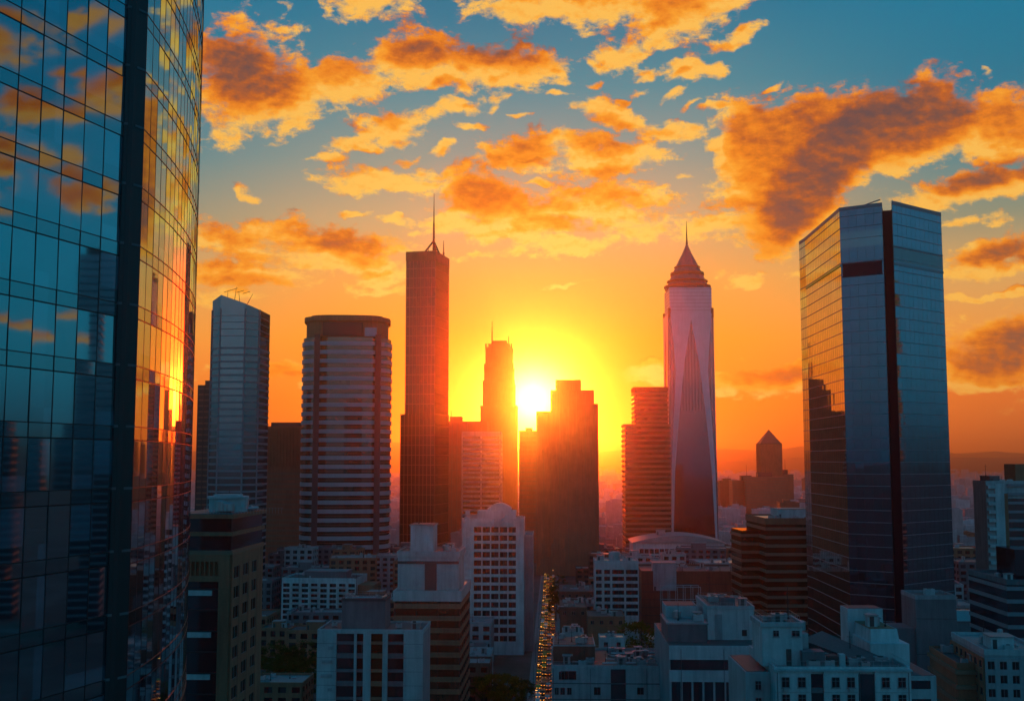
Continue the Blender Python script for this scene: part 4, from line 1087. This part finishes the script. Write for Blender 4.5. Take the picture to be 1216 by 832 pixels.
railing(b, offset(hw, -.3), hz_, 1.5); mast(b, hw[0][0] + 3, 30, hz_, 8); mast(b, hw[1][0] - 2, 20, hz_, 5)
clutter(b, hw[0][0] + 1, hw[1][0] - 1, 14, 34, hz_ + .1, 16, 21); ac_unit(b, X(875), 16, hz_, 2.2, DGREY)
lo_ = rect(X(797), X(845), 8, 26)
o = b.part(MB().prism(lo_, H, H + 4.6), 'low_annex', DGREY); MB().prism(offset(lo_, .3), H + 4.6, H + 5.0).build('roof', ROOFL, o)
MB().box(X(800), X(840), 20, 30, H + 5, H + 8).build('upper_box', PALE, o); cap(o, rect(X(800), X(840), 20, 30), H + 8)
pipes(b, (-w, 0), (1, 0), (3, 14, 21), H - 16, H - .5)
clutter(b, X(802), X(842), 9, 18, H + 5, 7, 22)
mb = MB()
for q in range(6):
    for s_ in range(2): mb.tube((X(800) + q * 2.2, 30 + s_ * 5, H), (X(800) + q * 2.2, 30 + s_ * 5, H + 12), .08, 5)
for zq in (4, 8, 12):
    for s_ in range(2): mb.tube((X(800), 30 + s_ * 5, H + zq), (X(800) + 11, 30 + s_ * 5, H + zq), .08, 5)
b.part(mb, 'roof_frame', STEEL)

# white residential block, front right
b = B('white_residential_block', 'white residential block with paired sash windows, a penthouse and an annex, bottom right', 'apartment block', 920, 1080, 796, 230, 26, rot=GRID * .4)
w = b.W / 2; H = b.H; k = b.m; zz = b.zz; X = lambda px: (px - 1000) * k
b.part(MB().prism(offset(b.rect, -.02), 0, H), 'wall', WHITE)
b.part(MB().box(X(962), X(977), -.10, .05, 0, H - .6), 'recess_bay', GL_DARK); b.part(MB().box(X(1018), X(1037.5), -.10, .05, 0, H - .6), 'recess_bay', GL_DARK)
mb = MB()
for x0, x1 in ((920, 962), (977, 1018), (1037.5, 1080)): mb.box(X(x0), X(x1), -.6, .05, 0, H)
b.part(mb, 'wall_bay', WHITE)
for j in range(4):
    for px in (932, 951, 991, 1009, 1050, 1069):
        window(b, (-w, -.6), (1, 0), (px - 920) * k, H - 3.1 - j * 3.3, 1.55, 2.0, 'near', GL_WIN, .08)
mb = MB()
for j in range(4): mb.box(X(963), X(976), -.5, -.1, H - 4.2 - j * 3.3, H - 3.2 - j * 3.3)
b.part(mb, 'balcony_front', DGREY)
b.part(MB().box(-w - .3, w + .3, -.9, .2, H, H + .35), 'cornice', PALE)
roof(b, b.rect, H + .1, .7, .35, WHITE)
cap(b.part(MB().box(-w - 5, -w - .03, 4, 24, 0, H - 1), 'side_wing', PALE), rect(-w - 5, -w - .03, 4, 24), H - 1)
pipes(b, (-w, -.6), (1, 0), (.4, 2 * w * .62, 2 * w - .5), H - 14, H - .2)
for j, px in ((0, 932), (1, 951), (1, 1050), (2, 991), (0, 1009)): MB().obox((-w, -.6), (1, 0), (px - 920) * k - .45, (px - 920) * k + .45, .02, .5, H - 3.9 - j * 3.3, H - 3.25 - j * 3.3).build('air_conditioner', STEEL, b.root)
b.part(MB().box(-w, X(962), -.72, -.58, H - 4.05, H - 3.9).box(X(977), X(1018), -.72, -.58, H - 4.05, H - 3.9).box(X(1037.5), w, -.72, -.58, H - 4.05, H - 3.9), 'string_course', PALE)
for j in range(4):
    window(b, (-w - 5, 4), (1, 0), 2.5, H - 4.5 - j * 3.3, 1.2, 1.8, 'near', GL_WIN, .08)
ph = rect(X(912), X(961), 5, 15); zp = zz(752) + 1.0
o = b.part(MB().prism(ph, H, zp), 'penthouse', WHITE); cap(o, ph, zp)
MB().ring(offset(ph, .35), .5, zp - .4, zp + .55).build('parapet', PALE, o); MB().box(ph[0][0] + 2, ph[0][0] + 4.2, 9, 11, zp + .1, zp + 1).build('roof_box', GREY, o)
MB().box(X(941), X(947), 4.8, 5.02, H + .1, H + 3.4).build('door', DARK, o)
for px, ww in ((929, 1.2), (953, 1.6)):
    window(b, (X(912), 5), (1, 0), (px - 912) * k, zp - 2.3, ww, 1.2, 'near', GL_WIN, .08)
b.part(MB().box(X(962), X(974), 9, 16, H, zz(760)), 'stair_head', PALE)
b.part(MB().box(X(958), X(985), 3, 7, H, H + 3.2), 'dark_plant_box', DGREY); b.part(MB().box(X(985.2), X(1002), 4, 7, H, H + 2.2), 'dark_plant_box', DARK)
b.part(MB().box(X(1003), X(1010), 3.5, 5, H, H + 2.6), 'flue_housing', WHITE)
mb = MB()
q0, q1 = (X(1010), 24, H + 4.6), (X(1075), 1.5, H + .6)
mb.v = [(X(975), 16, H + 3.6), (X(1012), 23, H + 4.4), (X(1074), 2, H + .7), (X(1040), 2, H + .6), (X(975), 16, H + .1), (X(1012), 23, H + .1), (X(1074), 2, H + .1), (X(1040), 2, H + .1)]
mb.f = [(3, 2, 1, 0), (4, 5, 6, 7), (0, 1, 5, 4), (1, 2, 6, 5), (2, 3, 7, 6), (3, 0, 4, 7)]
b.part(mb, 'sloping_roof', ROOF)
clutter(b, X(962), X(1040), 1, 12, H, 16, 31); duct(b, [(X(1000), 18), (X(1050), 10), (X(1064), 10)], H + .2, .3)
an = rect(X(1052), X(1100), 10, 26); za = H + 1.5
o = b.part(MB().prism(an, 0, za + 2.2), 'annex', WHITE)
MB().prism(rect(X(1056), X(1092), 12, 24), za + 2.2, zz(762) + .8, rect(X(1057), X(1090), 12.4, 23.8)).build('annex_upper', WHITE, o)
MB().box(X(1048), X(1094), 24, 30, za, zz(741)).build('annex_back_wall', WHITE, o); MB().prism(rect(X(1056), X(1088), 12.5, 23.6), zz(762) + .8, zz(762) + .9).build('roof', BROWN, o); cap(o, rect(X(1048), X(1094), 24, 30), zz(741))
clutter(b, X(1050), X(1062), 4, 9, H + .1, 4, 32)
an2 = rect(w + .05, w + 6.2, 3, 20)
o = b.part(MB().prism(an2, 0, H - 1.5), 'side_annex', PALE); cap(o, an2, H - 1.5); MB().box(w + .6, w + 5, 2.9, 3.02, H - 4, H - 2.4).build('window_band', GL_DARK, o)
MB().box(w + .6, w + 5, 2.9, 3.02, H - 8, H - 6).build('window_band', GL_DARK, o)

railing(b, offset(ph, -.4), zp + .1, 1.6); railing(b, offset(b.rect, -.5), H + .1, 1.7)
clutter(b, ph[0][0] + 1, ph[1][0] - 1, 6, 14, zp + .1, 6, 61); mast(b, ph[1][0] - 1, 13, zp, 7); mast(b, X(1030), 12, H, 6); mast(b, X(990), 20, H + 3, 6)
clutter(b, X(1058), X(1088), 13, 22, zz(762) + .9, 7, 62); tank(b, X(968), 12, zz(760), 1.2, 1.8, STEEL)
# concrete box behind it
b = B('blank_concrete_block', 'plain windowless concrete slab in front of the faceted glass tower', 'service building', 1087, 1135, 709, 300, 12)
b.part(MB().prism(b.rect, 0, b.H), 'wall', DGREY); roof(b, b.rect, b.H, .6, .3, GREY)
b.part(MB().box(-b.W / 2 - 6, -b.W / 2 - .02, 1, 11, 0, b.H - 8), 'side_wing', DGREY)
ac_unit(b, 0, 5, b.H, 1.4)
mb = MB()
for q in range(6): mb.box(-b.W / 2, b.W / 2, -.05, .03, 4 + q * 9, 4.15 + q * 9)
b.part(mb, 'panel_joints', DARK)

# right edge buildings
b = B('balcony_tower', 'tall pale tower with a column of balconies on its corner, at the right edge', 'apartment tower', 1170, 1240, 574, 470, 12, rot=R(2))
w = b.W / 2; H = b.H; k = b.m; X = lambda px: (px - 1200) * k
b.part(MB().prism(b.rect, 0, H), 'wall', PALE)
b.part(MB().box(X(1175), X(1186), -.6, .05, 0, H), 'white_rib', WHITE); b.part(MB().box(X(1190), X(1236), -.3, .05, 0, H - 6), 'glass_facade', GL_MID)
mb = MB()
for j in range(23): mb.box(X(1190), X(1236), -.75, -.2, j * 3.6, j * 3.6 + 1.1)
b.part(mb, 'floor_bands', BANDG)
for j in range(24): b.part(MB().box(X(1168) - .8, X(1174.8), -1.4, 0, j * 3.4 + .2, j * 3.4 + 1.5), 'balcony', WHITE)
b.part(MB().box(X(1186), X(1190), -.7, .05, 0, H - 4), 'brown_rib', BROWN)
roof(b, b.rect, H, 1.2, .4, PALE); hatch(b, X(1174), X(1186), 3, 12, H, 3, DGREY, 'plant_room'); mast(b, X(1172), 5, H + 3, 5)
b.part(MB().box(X(1207), X(1236), 4, 14, H, H + 8), 'penthouse', BROWN); clutter(b, X(1180), X(1206), 2, 14, H, 5, 41)
b = B('dark_glass_block', 'dark glass office block cut off by the right edge, in front of the balcony tower', 'office block', 1196, 1262, 692, 330, 30)
b.part(MB().prism(b.rect, 0, b.H), 'glass_facade', GL_DARK); b.part(bands(b.rect, 0, b.H, 3.6, 1.1, .25), 'floor_bands', BANDG); roof(b, b.rect, b.H, 1, .4, DGREY); clutter(b, -7, 7, 2, 20, b.H, 6, 42)
b.part(MB().box(-3, 8, 6, 20, b.H, b.H + 9), 'plant_room', GL_DARK)
b = B('terracotta_block', 'small terracotta block with a pale flat top catching the sun, near the right edge', 'office block', 1178, 1202, 694, 352, 18, rot=-R(8))
w = b.W / 2; H = b.H
b.part(MB().prism(b.rect, 0, H - 5), 'wall', TERRA); b.part(MB().prism(offset(b.rect, .15), H - 5, H), 'top_storey', PALE); b.part(MB().box(-w + .6, w - .6, -.15, .02, 2, H - 6), 'glazing', GL_BROWN); b.part(bands(b.rect, 0, H - 6, 3.4, .8, .4), 'floor_bands', TERRA)
roof(b, b.rect, H, .5, .3, PALE)
b = B('green_roof_house', 'low dark building with a pale green sheet roof, below the hazy right side', 'warehouse', 1132, 1168, 737, 420, 22)
b.part(MB().prism(b.rect, 0, b.H), 'wall', DGREY); b.part(MB().prism(offset(b.rect, .5), b.H, b.H + 2.6, rect(-b.W / 2 + 1, b.W / 2 - 1, 10, 12)), 'roof', ROOFG); b.part(MB().box(-4, 4, -.1, .02, 1, 4), 'window_band', GL_DARK)
b = B('grey_corner_flats', 'grey block of flats with a pale cluttered roof in the bottom right corner', 'apartment block', 1170, 1240, 775, 255, 26, rot=-R(6))
w = b.W / 2; H = b.H; mb = MB()
b.part(MB().prism(offset(b.rect, -.02), 0, H), 'wall', GREY)
punched(mb, b, (-w, 0), (1, 0), 2 * w, H - 16, H - 1.2, 5, 5, .58, .60, .4)
mb.obox((-w, 0), (1, 0), 0, 2 * w, 0, .38, 0, H - 16.02)
b.part(mb, 'facade_grid', GREY)
mb = MB(); punched(mb, b, (-w, 26), (0, -1), 26, H - 16, H - 1.2, 7, 5, .6, .55, .4)
b.part(mb, 'side_wall_grid', BROWN)
roof(b, b.rect, H, .7, .35, PALE, ROOFL); hatch(b, -w + 3, -w + 8, 5, 11, H, 2.6, WHITE); clutter(b, -w + 1, w - 1, 2, 24, H, 9, 51)
b = B('brown_side_flats', 'low brown flats with sunlit edges left of the grey corner flats', 'apartment block', 1137, 1168, 790, 262, 24, rot=-R(6))
b.part(MB().prism(b.rect, 0, b.H), 'wall', BROWN); b.part(bands(b.rect, 0, b.H, 3.3, .9, .5), 'floor_bands', BANDB); roof(b, b.rect, b.H, .6, .3, BROWN); clutter(b, -3, 3, 2, 20, b.H, 4, 52)
# small roofs along the right side of the street
for (nm, lb, p0, p1, py, D, dp, wl, rf_) in (
    ('street_corner_block', 'dark red block with a flat roof at the far end of the street, right side', 664, 706, 703, 660, 40, RED, ROOF),
    ('street_side_house', 'dark maroon house on the right kerb of the street, beside the white window block', 665, 697, 722, 520, 30, RED, ROOF),
    ('street_side_house', 'low dark red house squeezed in front of the white window block', 698, 742, 733, 500, 22, BROWN, ROOF),
    ('white_box_house', 'small white box house on the right kerb behind the panelled low block', 668, 693, 752, 440, 12, PALE, ROOFL),
    ('white_shed', 'long low white shed behind the roof of the panelled low block', 712, 742, 758, 430, 9, WHITE, ROOFM)):
    b = B(nm, lb, 'building', p0, p1, py, D, dp)
    w = b.W / 2; H = b.H
    b.part(MB().prism(offset(b.rect, -.02), 0, H), 'wall', wl); roof(b, b.rect, H, .6, .3, wl, rf_); cap(b.root, b.rect, H + .03, rf_)
    n_ = max(2, int(b.W / 4))
    for q in range(n_): window(b, (-w, 0), (1, 0), b.W * (q + .5) / n_, H - 2.8, 1.5, 1.6, 'far', GL_WIN, .08)
    clutter(b, -w + .5, w - .5, 1, dp - 1, H + .1, 8, p0)
# tower mirrored in the left facade, beyond the right edge of the picture
for (wx, wy, ww, h) in ((452, 430, 24, 205), (500, 400, 20, 128)):
    px = 608 + F * wx / wy; k = F / wy
    b = B('side_tower', 'dark tower standing outside the right edge, mirrored in the left glass tower', 'office tower', px - ww / 2 * k, px + ww / 2 * k, 400, wy, ww, rot=-R(48), group='towers mirrored in the left glass tower')
    Pq = rect(-ww / 2, ww / 2, 0, ww)
    b.part(MB().prism(Pq, 0, h), 'glass_facade', GL_DARK); b.part(bands(Pq, 0, h, 4.2, 1.2, .3), 'floor_bands', BANDG); b.part(MB().prism(offset(Pq, -4), h, h + 9), 'crown', DARK)

# ------------------------------------------------------------------ trees
def leaf_material(name, col):
    m, b, o = _new(name)
    co = b.n('ShaderNodeTexCoord').outputs['Object']
    n = b.noise(co, 0.9, 3.0, 0.6)
    wn = b.n('ShaderNodeTexWhiteNoise'); b.put(wn.inputs['Vector'], b.v('FLOOR', b.v('SCALE', co, 1.6)))
    c = b.v('SCALE', col, b.m('MULTIPLY_ADD', n, 1.1, b.m('MULTIPLY_ADD', wn.outputs['Value'], .5, .2)))
    d = b.n('ShaderNodeBsdfDiffuse'); b.put(d.inputs[0], c)
    t = b.n('ShaderNodeBsdfTranslucent'); b.put(t.inputs[0], b.v('MULTIPLY', c, (1.2, 1.1, .5)))
    mx = b.n('ShaderNodeMixShader'); mx.inputs[0].default_value = .4
    b.put(mx.inputs[1], d.outputs[0]); b.put(mx.inputs[2], t.outputs[0]); b.put(o.inputs[0], mx.outputs[0]); return m
LEAF = leaf_material('leaves_green', (.055, .085, .025)); LEAFY = leaf_material('leaves_sun_gold', (.17, .13, .025))  # second leaf colour carries the gold of low sun on shadowed trees
BARK = solid('bark', (.09, .06, .04), .9, .3, .6)
def make_tree(seed, h, w, leaf):
    r = random.Random(seed)
    root = thing('tree', 'tree', 'tree', 0, 0)
    tr = MB(); tr.tube((0, 0, 0), (.1, .05, h * .38), .28, 8, .2)
    cr = MB(); clumps = []
    for i in range(9):
        a = i * 2.4 + r.uniform(-.4, .4); e = r.uniform(.25, .9)
        tip = (math.cos(a) * w * .42 * e, math.sin(a) * w * .42 * e, h * r.uniform(.55, .86))
        tr.tube((.1, .05, h * r.uniform(.26, .38)), tip, .11, 5, .03)
    for i in range(46):
        a = r.uniform(0, 6.28); u = r.uniform(-1, 1); q = r.uniform(.55, 1.0) ** .6; s = math.sqrt(1 - u * u)
        zc = h * .64 + u * h * .34
        clumps.append((math.cos(a) * s * w * .5 * q, math.sin(a) * s * w * .5 * q, zc, r.uniform(.7, 1.35)))
    for cx, cy_, cz, cr_ in clumps:
        for _ in range(62):
            p = Vector((r.gauss(0, .5), r.gauss(0, .5), r.gauss(0, .36))) * cr_ + Vector((cx, cy_, cz))
            if p.z < h * .2: continue
            n = Vector((r.gauss(0, 1), r.gauss(0, 1), r.gauss(.5, 1))).normalized(); uu = n.orthogonal().normalized(); vv = n.cross(uu)
            s = r.uniform(.16, .34); cr.quad(p - uu * s, p - vv * s * .6, p + uu * s, p + vv * s * .6)
    tr.build('trunk', BARK, root); cr.build('crown', leaf, root)
    return root
protos = [make_tree(1, 11, 9.5, LEAF), make_tree(2, 13.5, 11, LEAF), make_tree(3, 10.5, 10, LEAFY)]
used = set()
def tree(kind, px, D, label, group=None, s=1.0):
    o = protos[kind] if kind not in used else copy_tree(protos[kind]); used.add(kind)
    x, _ = at(px, 700, D); o.location = (x, D, 0); o.rotation_euler = (0, 0, (px * 7.3 + D) % 6.28); o.scale = (s, s, s * (0.92 + (px % 5) * .04))
    tag(o, label, 'tree', group)
    FOOT.append((x - 4, x + 4, D - 4, D + 4)); return o
tree(2, 757, 470, 'round tree with low sun gold in its leaf colour behind the front roofs', None, 2.3)
for i, (px, D, k, s) in enumerate(((318, 436, 1, 1.15), (334, 452, 0, 1.2), (350, 440, 1, 1.1), (366, 455, 0, 1.25), (327, 474, 1, 1.2), (345, 480, 0, 1.3), (362, 484, 1, 1.1), (373, 436, 0, 1.1), (340, 422, 0, 1.0), (358, 425, 1, 1.0), (322, 418, 0, 1.0))):
    tree(k, px, D, 'dark leafy tree in the clump between the brown block and the grey slab', 'trees in the dark clump', s)
for i, (px, D, k, s) in enumerate(((588, 421, 2, 1.15), (606, 419, 2, 1.2), (621, 424, 0, 1.0), (575, 428, 0, 1.1), (597, 434, 2, 1.0))):
    tree(k, px, D, 'leafy tree at the foot of the sunlit street, bottom centre', 'trees beside the street', s)
for i, (px, D, k, s) in enumerate(((661, 690, 1, 1.1), (663, 720, 0, 1.1), (660, 655, 1, .9), (664, 760, 1, 1.0))):
    tree(k, px, D, 'dark street tree on the right edge of the sunlit street', 'street trees far along the street', s)

# ------------------------------------------------------------------ cars and lamps on the street
CARM = [solid('car_paint_' + n, c, .3, .08, .5, streak=False, bump=0) for n, c in (('white', (.6, .6, .6)), ('black', (.02, .02, .022)), ('red', (.3, .03, .02)), ('silver', (.35, .36, .38)), ('yellow', (.55, .33, .03)))]
HEAD = emit('headlight_glow', (1.0, .33, .03), 2.2); TAIL = emit('tail_light_glow', (1.0, .2, .02), 1.4)
LAMPG = emit('street_lamp_glow', (1.0, .45, .1), 7.0)
def car(paint):
    root = thing('car', 'car', 'car', 0, 0)
    prof = [(-2.15, .35), (2.15, .35), (2.2, .75), (1.15, .92), (.55, 1.42), (-1.1, 1.45), (-1.75, .98), (-2.2, .9)]
    def side(pr, hw, m, name, inset=0.0):
        mb = MB(); n = len(pr)
        mb.v = [(-hw, y, z) for y, z in pr] + [(hw, y, z) for y, z in pr]
        mb.f = [tuple(range(n)), tuple(range(2 * n - 1, n - 1, -1))] + [(i, n + i, n + (i + 1) % n, (i + 1) % n) for i in range(n)]
        return mb.build(name, m, root)
    side(prof, .88, paint, 'body')
    side([(1.02, .96), (.50, 1.38), (-1.05, 1.41), (-1.55, .99)], .895, GL_DARK, 'windows')
    for x in (-.82, .82):
        for y in (-1.35, 1.35):
            mb = MB(); mb.tube((x - .1, y, .33), (x + .1, y, .33), .33, 12); mb.build('wheel', BLACK, root)
    for x in (-.6, .6):
        MB().box(x - .2, x + .2, 2.14, 2.26, .58, .76).build('headlight', HEAD, root); MB().box(x - .2, x + .2, -2.26, -2.15, .66, .84).build('tail_light', TAIL, root)
    return root
cp_ = [car(m) for m in CARM]; first = set(); rc = random.Random(5)
names = ['white', 'black', 'red', 'silver', 'yellow']
y = 398.0; made = []
for lane, (xo, way) in enumerate(((-2.9, math.pi), (-1.0, math.pi), (1.0, 0), (2.9, 0))):
    y = 404 + rc.uniform(0, 12)
    while y < 900:
        k = rc.choice([0, 1, 1, 1, 2, 3, 4, 4])
        o = cp_[k] if k not in first else copy_tree(cp_[k]); first.add(k)
        x_, y_ = gp(SXC + xo + rc.uniform(-.15, .15), y)
        o.location = (x_, y_, .008); o.rotation_euler = (0, 0, GRID + way)
        tag(o, 'small %s car in the queue on the sunlit street, lamps on' % names[k], 'car', '%s cars on the sunlit street' % names[k])
        y += rc.choice([7.5, 9, 12, 16, 24])
def lamp():
    root = thing('street_lamp', 'lit street lamp on a thin pole along the sunlit street', 'street lamp', 0, 0, 0, 0, 'street lamps along the sunlit street')
    MB().cyl(0, 0, .14, 0, .5, 8).tube((0, 0, 0), (0, 0, 8), .09, 8, .06).build('pole', BLACK, root)
    MB().tube((0, 0, 8), (2.0, 0, 8.4), .05, 6).build('arm', BLACK, root)
    h = MB().box(1.6, 2.5, -.16, .16, 8.36, 8.52).build('lamp_head', BLACK, root)
    MB().box(1.65, 2.45, -.13, .13, 8.28, 8.355).build('lamp_glass', LAMPG, h)
    return root
lp = lamp(); n_ = 0
for side_, rot in ((-1, 0), (1, math.pi)):
    for k in range(9):
        o = lp if n_ == 0 else copy_tree(lp); n_ += 1
        x_, y_ = gp(SXC + side_ * (SW + .7), 415 + k * 52 + (26 if side_ > 0 else 0)); o.location = (x_, y_, .12); o.rotation_euler = (0, 0, GRID + rot)

# ------------------------------------------------------------------ the rest of the city: low blocks between, then the hazy sprawl
bpy.context.view_layer.update(); dg = bpy.context.evaluated_depsgraph_get()
eye = Vector((0, 0, CAM_H))
def seen(x, y, z, w):
    """whether the camera can see the top of something standing there"""
    for q in ((x, y, z), (x - w * .4, y, z), (x + w * .4, y, z), (x, y, z * .6), (x - w * .4, y, z * .75), (x + w * .4, y, z * .75)):
        v = Vector(q) - eye; d = v.length
        u = 608 + F * q[0] / q[1]
        if not -5 < u < 1221: continue
        hit, loc, *_ = scene.ray_cast(dg, eye, v.normalized(), distance=d - 1.0)
        if not hit: return True
    return False
def free(x0, x1, y0, y1):
    for a in FOOT:
        if x0 < a[1] and x1 > a[0] and y0 < a[3] and y1 > a[2]: return False
    return min(in_street(x0, y0), in_street(x1, y1), in_street((x0 + x1) / 2, (y0 + y1) / 2)) > (x1 - x0) / 2 + SW + 2
rf = random.Random(21)
WALLS = [GREY, PALE, GREY, BROWN, RED, DGREY, BROWN, DGREY]
TONE = {'white_render': 'white', 'pale_concrete': 'pale', 'grey_concrete': 'grey', 'brown_stone': 'brown', 'red_brick': 'red brick', 'dark_concrete': 'dark grey'}
count = 0
SEEN_LOW = {260, 647, 775, 778, 1035, 140, 13, 141, 397, 145, 18, 532, 21, 535, 1183, 33, 547, 44, 172, 1326, 1455, 49, 435, 52, 693, 183, 184, 440, 1464, 704, 960, 322, 323, 68, 1348, 583, 76, 78, 1102, 336, 722, 83, 340, 980, 88, 345, 473, 860, 989, 94, 95, 222, 1119, 612, 232, 1257, 106, 234, 364, 490, 240, 624, 761, 1146, 252, 127}
SEEN_FAR = {1027, 5, 517, 1029, 3079, 2573, 2062, 4110, 18, 21, 1045, 535, 536, 1561, 2582, 27, 3096, 3098, 30, 3100, 4128, 33, 37, 1574, 3109, 3621, 3622, 554, 1069, 46, 2608, 561, 563, 3635, 60, 573, 3134, 3644, 64, 577, 1602, 69, 71, 584, 2635, 77, 2129, 1106, 1107, 598, 90, 1115, 1116, 1629, 94, 3676, 1632, 2657, 4193, 616, 106, 109, 2160, 2161, 117, 118, 1655, 120, 2678, 3194, 3195, 3707, 3197, 126, 1663, 128, 3712, 642, 131, 2690, 135, 1673, 651, 653, 656, 2193, 1170, 2706, 660, 149, 150, 662, 154, 1691, 1184, 161, 162, 2211, 1700, 2212, 2722, 2726, 169, 170, 172, 3757, 3758, 175, 3759, 3250, 4275, 180, 3254, 187, 189, 4797, 2752, 3265, 3777, 708, 709, 198, 710, 1221, 2244, 4806, 3275, 3280, 2770, 727, 2265, 3803, 1248, 2273, 3811, 1765, 2278, 2279, 1259, 236, 3819, 238, 1777, 4851, 756, 1271, 1784, 249, 250, 2301, 2815, 3839, 770, 771, 4868, 261, 266, 2828, 269, 271, 785, 3860, 278, 793, 282, 2331, 2844, 3867, 1310, 1823, 289, 2338, 4897, 292, 3880, 3371, 2348, 3883, 303, 1328, 307, 821, 1333, 1338, 2874, 4413, 318, 2366, 1344, 1857, 2371, 836, 2374, 1863, 3398, 2893, 2382, 847, 3920, 2386, 339, 2392, 2393, 859, 1372, 1883, 1374, 2395, 352, 2396, 1378, 3420, 3936, 1381, 2917, 1899, 876, 2412, 366, 878, 3440, 881, 3952, 4465, 374, 2431, 2943, 385, 1409, 2950, 906, 5006, 911, 400, 2959, 402, 914, 918, 1945, 410, 3483, 924, 2973, 1950, 4509, 1443, 3491, 1448, 425, 937, 3501, 5038, 1456, 433, 2994, 436, 951, 1977, 1978, 3001, 1980, 4028, 959, 2495, 452, 457, 4553, 5072, 466, 3539, 982, 1497, 3035, 990, 3550, 5087, 481, 482, 5089, 484, 487, 1000, 490, 3565, 1521, 4081, 1014, 1529, 2045, 2558}
#     # filled from a visibility test of every candidate
ok_low, ok_far = [], []
for it in range(1500):
    if count >= 85: break
    D = rf.uniform(385, 1150); px = rf.uniform(225, 1216); x, _z = at(px, 600, D)
    w, d = rf.uniform(14, 34), rf.uniform(14, 30)
    h = rf.uniform(7, 20) if D < 620 else rf.uniform(9, 34)
    if D < 470: h = min(h, 14)
    h = min(h, 90 - (650 - 546) * D / F) if D > 620 else h
    if h < 5: continue
    if (it not in SEEN_LOW) if SEEN_LOW else (not free(x - w / 2, x + w / 2, D, D + d) or not seen(x, D, h, w)): continue
    ok_low.append(it)
    count += 1
    wall = rf.choice(WALLS)
    root = thing('low_block', 'low flat roofed %s building packed among the blocks at the foot of the towers' % TONE[wall.name], 'building', x, D, GRID * rf.choice([1, 1, 1, -3, 5]), 0, 'low %s buildings between the towers' % TONE[wall.name])
    FOOT.append((x - w / 2 - 1, x + w / 2 + 1, D - 1, D + d + 1))
    class L: pass
    bb = L(); bb.root = root
    P = rect(-w / 2, w / 2, 0, d)
    nf = max(2, int(h / 3.4)); nb = max(3, int(w / 4.2)); mb = MB()
    MB().prism(offset(P, -.3), 0, h).build('window_wall', GL_WIN, root)
    for (a, c) in zip(P, P[1:] + P[:1]):
        a, c = Vector(a), Vector(c); dd = (c - a).normalized(); LL = (c - a).length; nn = max(2, int(LL / 4.2))
        for k in range(nn + 1): mb.obox(a, dd, max(0, LL * k / nn - 1.0), min(LL, LL * k / nn + 1.0), -.4, 0, 0, h)
        for k in range(nf + 1): mb.obox(a, dd, .01, LL - .01, -.4, -.03, max(0, h * k / nf - .8), min(h - .01, h * k / nf + .8))
    mb.build('wall', wall, root)
    roof(bb, P, h, .8, .35, wall, rf.choice([ROOF, ROOF, ROOFL, ROOFM]))
    clutter(bb, -w / 2 + 1, w / 2 - 1, 1, d - 1, h, 6 if D < 700 else 3, count)
    if rf.random() < .5: hatch(bb, -w * .2, w * .1, d * .3, d * .6, h, rf.uniform(2.4, 4), wall, 'stair_head')
# distant buildings: twelve kinds, copied
kinds = []
for i in range(14):
    w, d, h = rf.uniform(16, 40), rf.uniform(16, 34), [10, 12, 14, 16, 18, 20, 22, 24, 28, 32, 38, 46, 56, 70][i]
    mb = MB(); P = rect(-w / 2, w / 2, 0, d); mb.prism(P, 0, h)
    z = 3.0
    while z < h - 1: mb.prism(offset(P, .35), z, z + 1.6); z += 4 if h < 40 else 5
    mb.ring(offset(P, .4), .5, h - .5, h + 1); mb.box(-w * .3, w * .1, d * .3, d * .6, h, h + rf.uniform(2, 5))
    if i % 3 == 0: mb.box(w * .2, w * .35, d * .2, d * .5, h, h + 2.5); mb.tube((0, d * .5, h), (0, d * .5, h + 9), .25, 5)
    me = bpy.data.meshes.new('distant_building'); me.from_pydata(mb.v, [], mb.f); me.materials.append(rf.choice([PALE, GREY, BROWN, WHITE, GREY, PALE])); kinds.append((me, w, d, h))
taken = []; count = 0
def clear_of(x, D, w, d):
    for (a, b_, c, e) in taken:
        if abs(x - a) < (w + c) / 2 + 2 and abs(D - b_) < (d + e) / 2 + 2: return False
    return free(x - w / 2, x + w / 2, D, D + d)
for it in range(9000):
    if count >= 290: break
    D = 1120 + 2400 * rf.random() ** 1.5; px = rf.uniform(232, 1218); x, _z = at(px, 600, D)
    me, w, d, h = kinds[min(13, int(abs(rf.gauss(0, 5))))]
    if h > 30 and rf.random() < .5: continue
    if 546 + F * (90 - h) / D < (590 if px > 1100 else 566): continue
    if (it not in SEEN_FAR) if SEEN_FAR else (not clear_of(x, D, w, d) or not seen(x, D, h, w)): continue
    ok_far.append(it)
    count += 1; taken.append((x, D, w, d))
    o = bpy.data.objects.new('distant_building', me); C.objects.link(o); o.location = (x, D, 0); o.rotation_euler = (0, 0, GRID + rf.uniform(-.25, .25))
    tag(o, 'small hazy flat roofed building in the far city behind the towers', 'building', 'hazy buildings of the far city')
mb = MB()
for _ in range(7200):
    D = 1300 + 8200 * rf.random() ** 1.25; x, _z = at(rf.uniform(-150, 1450), 600, D)
    w, d, h = rf.uniform(10, 40), rf.uniform(10, 40), rf.choice([5, 6, 7, 8, 10, 12, 14, 20, 30])
    if D < 3500 and not clear_of(x, D, w, d): continue
    if in_street(x, D) < 22 and D < 2700: continue
    a = rf.uniform(-.3, .3); ca, sa = math.cos(a), math.sin(a)
    mb.prism([(x + u * ca - v * sa, D + u * sa + v * ca) for u, v in rect(-w / 2, w / 2, -d / 2, d / 2)], 0, h)
tag(mb.build('city_sprawl', PALE), 'mass of small far roofs fading into the haze below the hills', 'city sprawl', None, 'stuff')
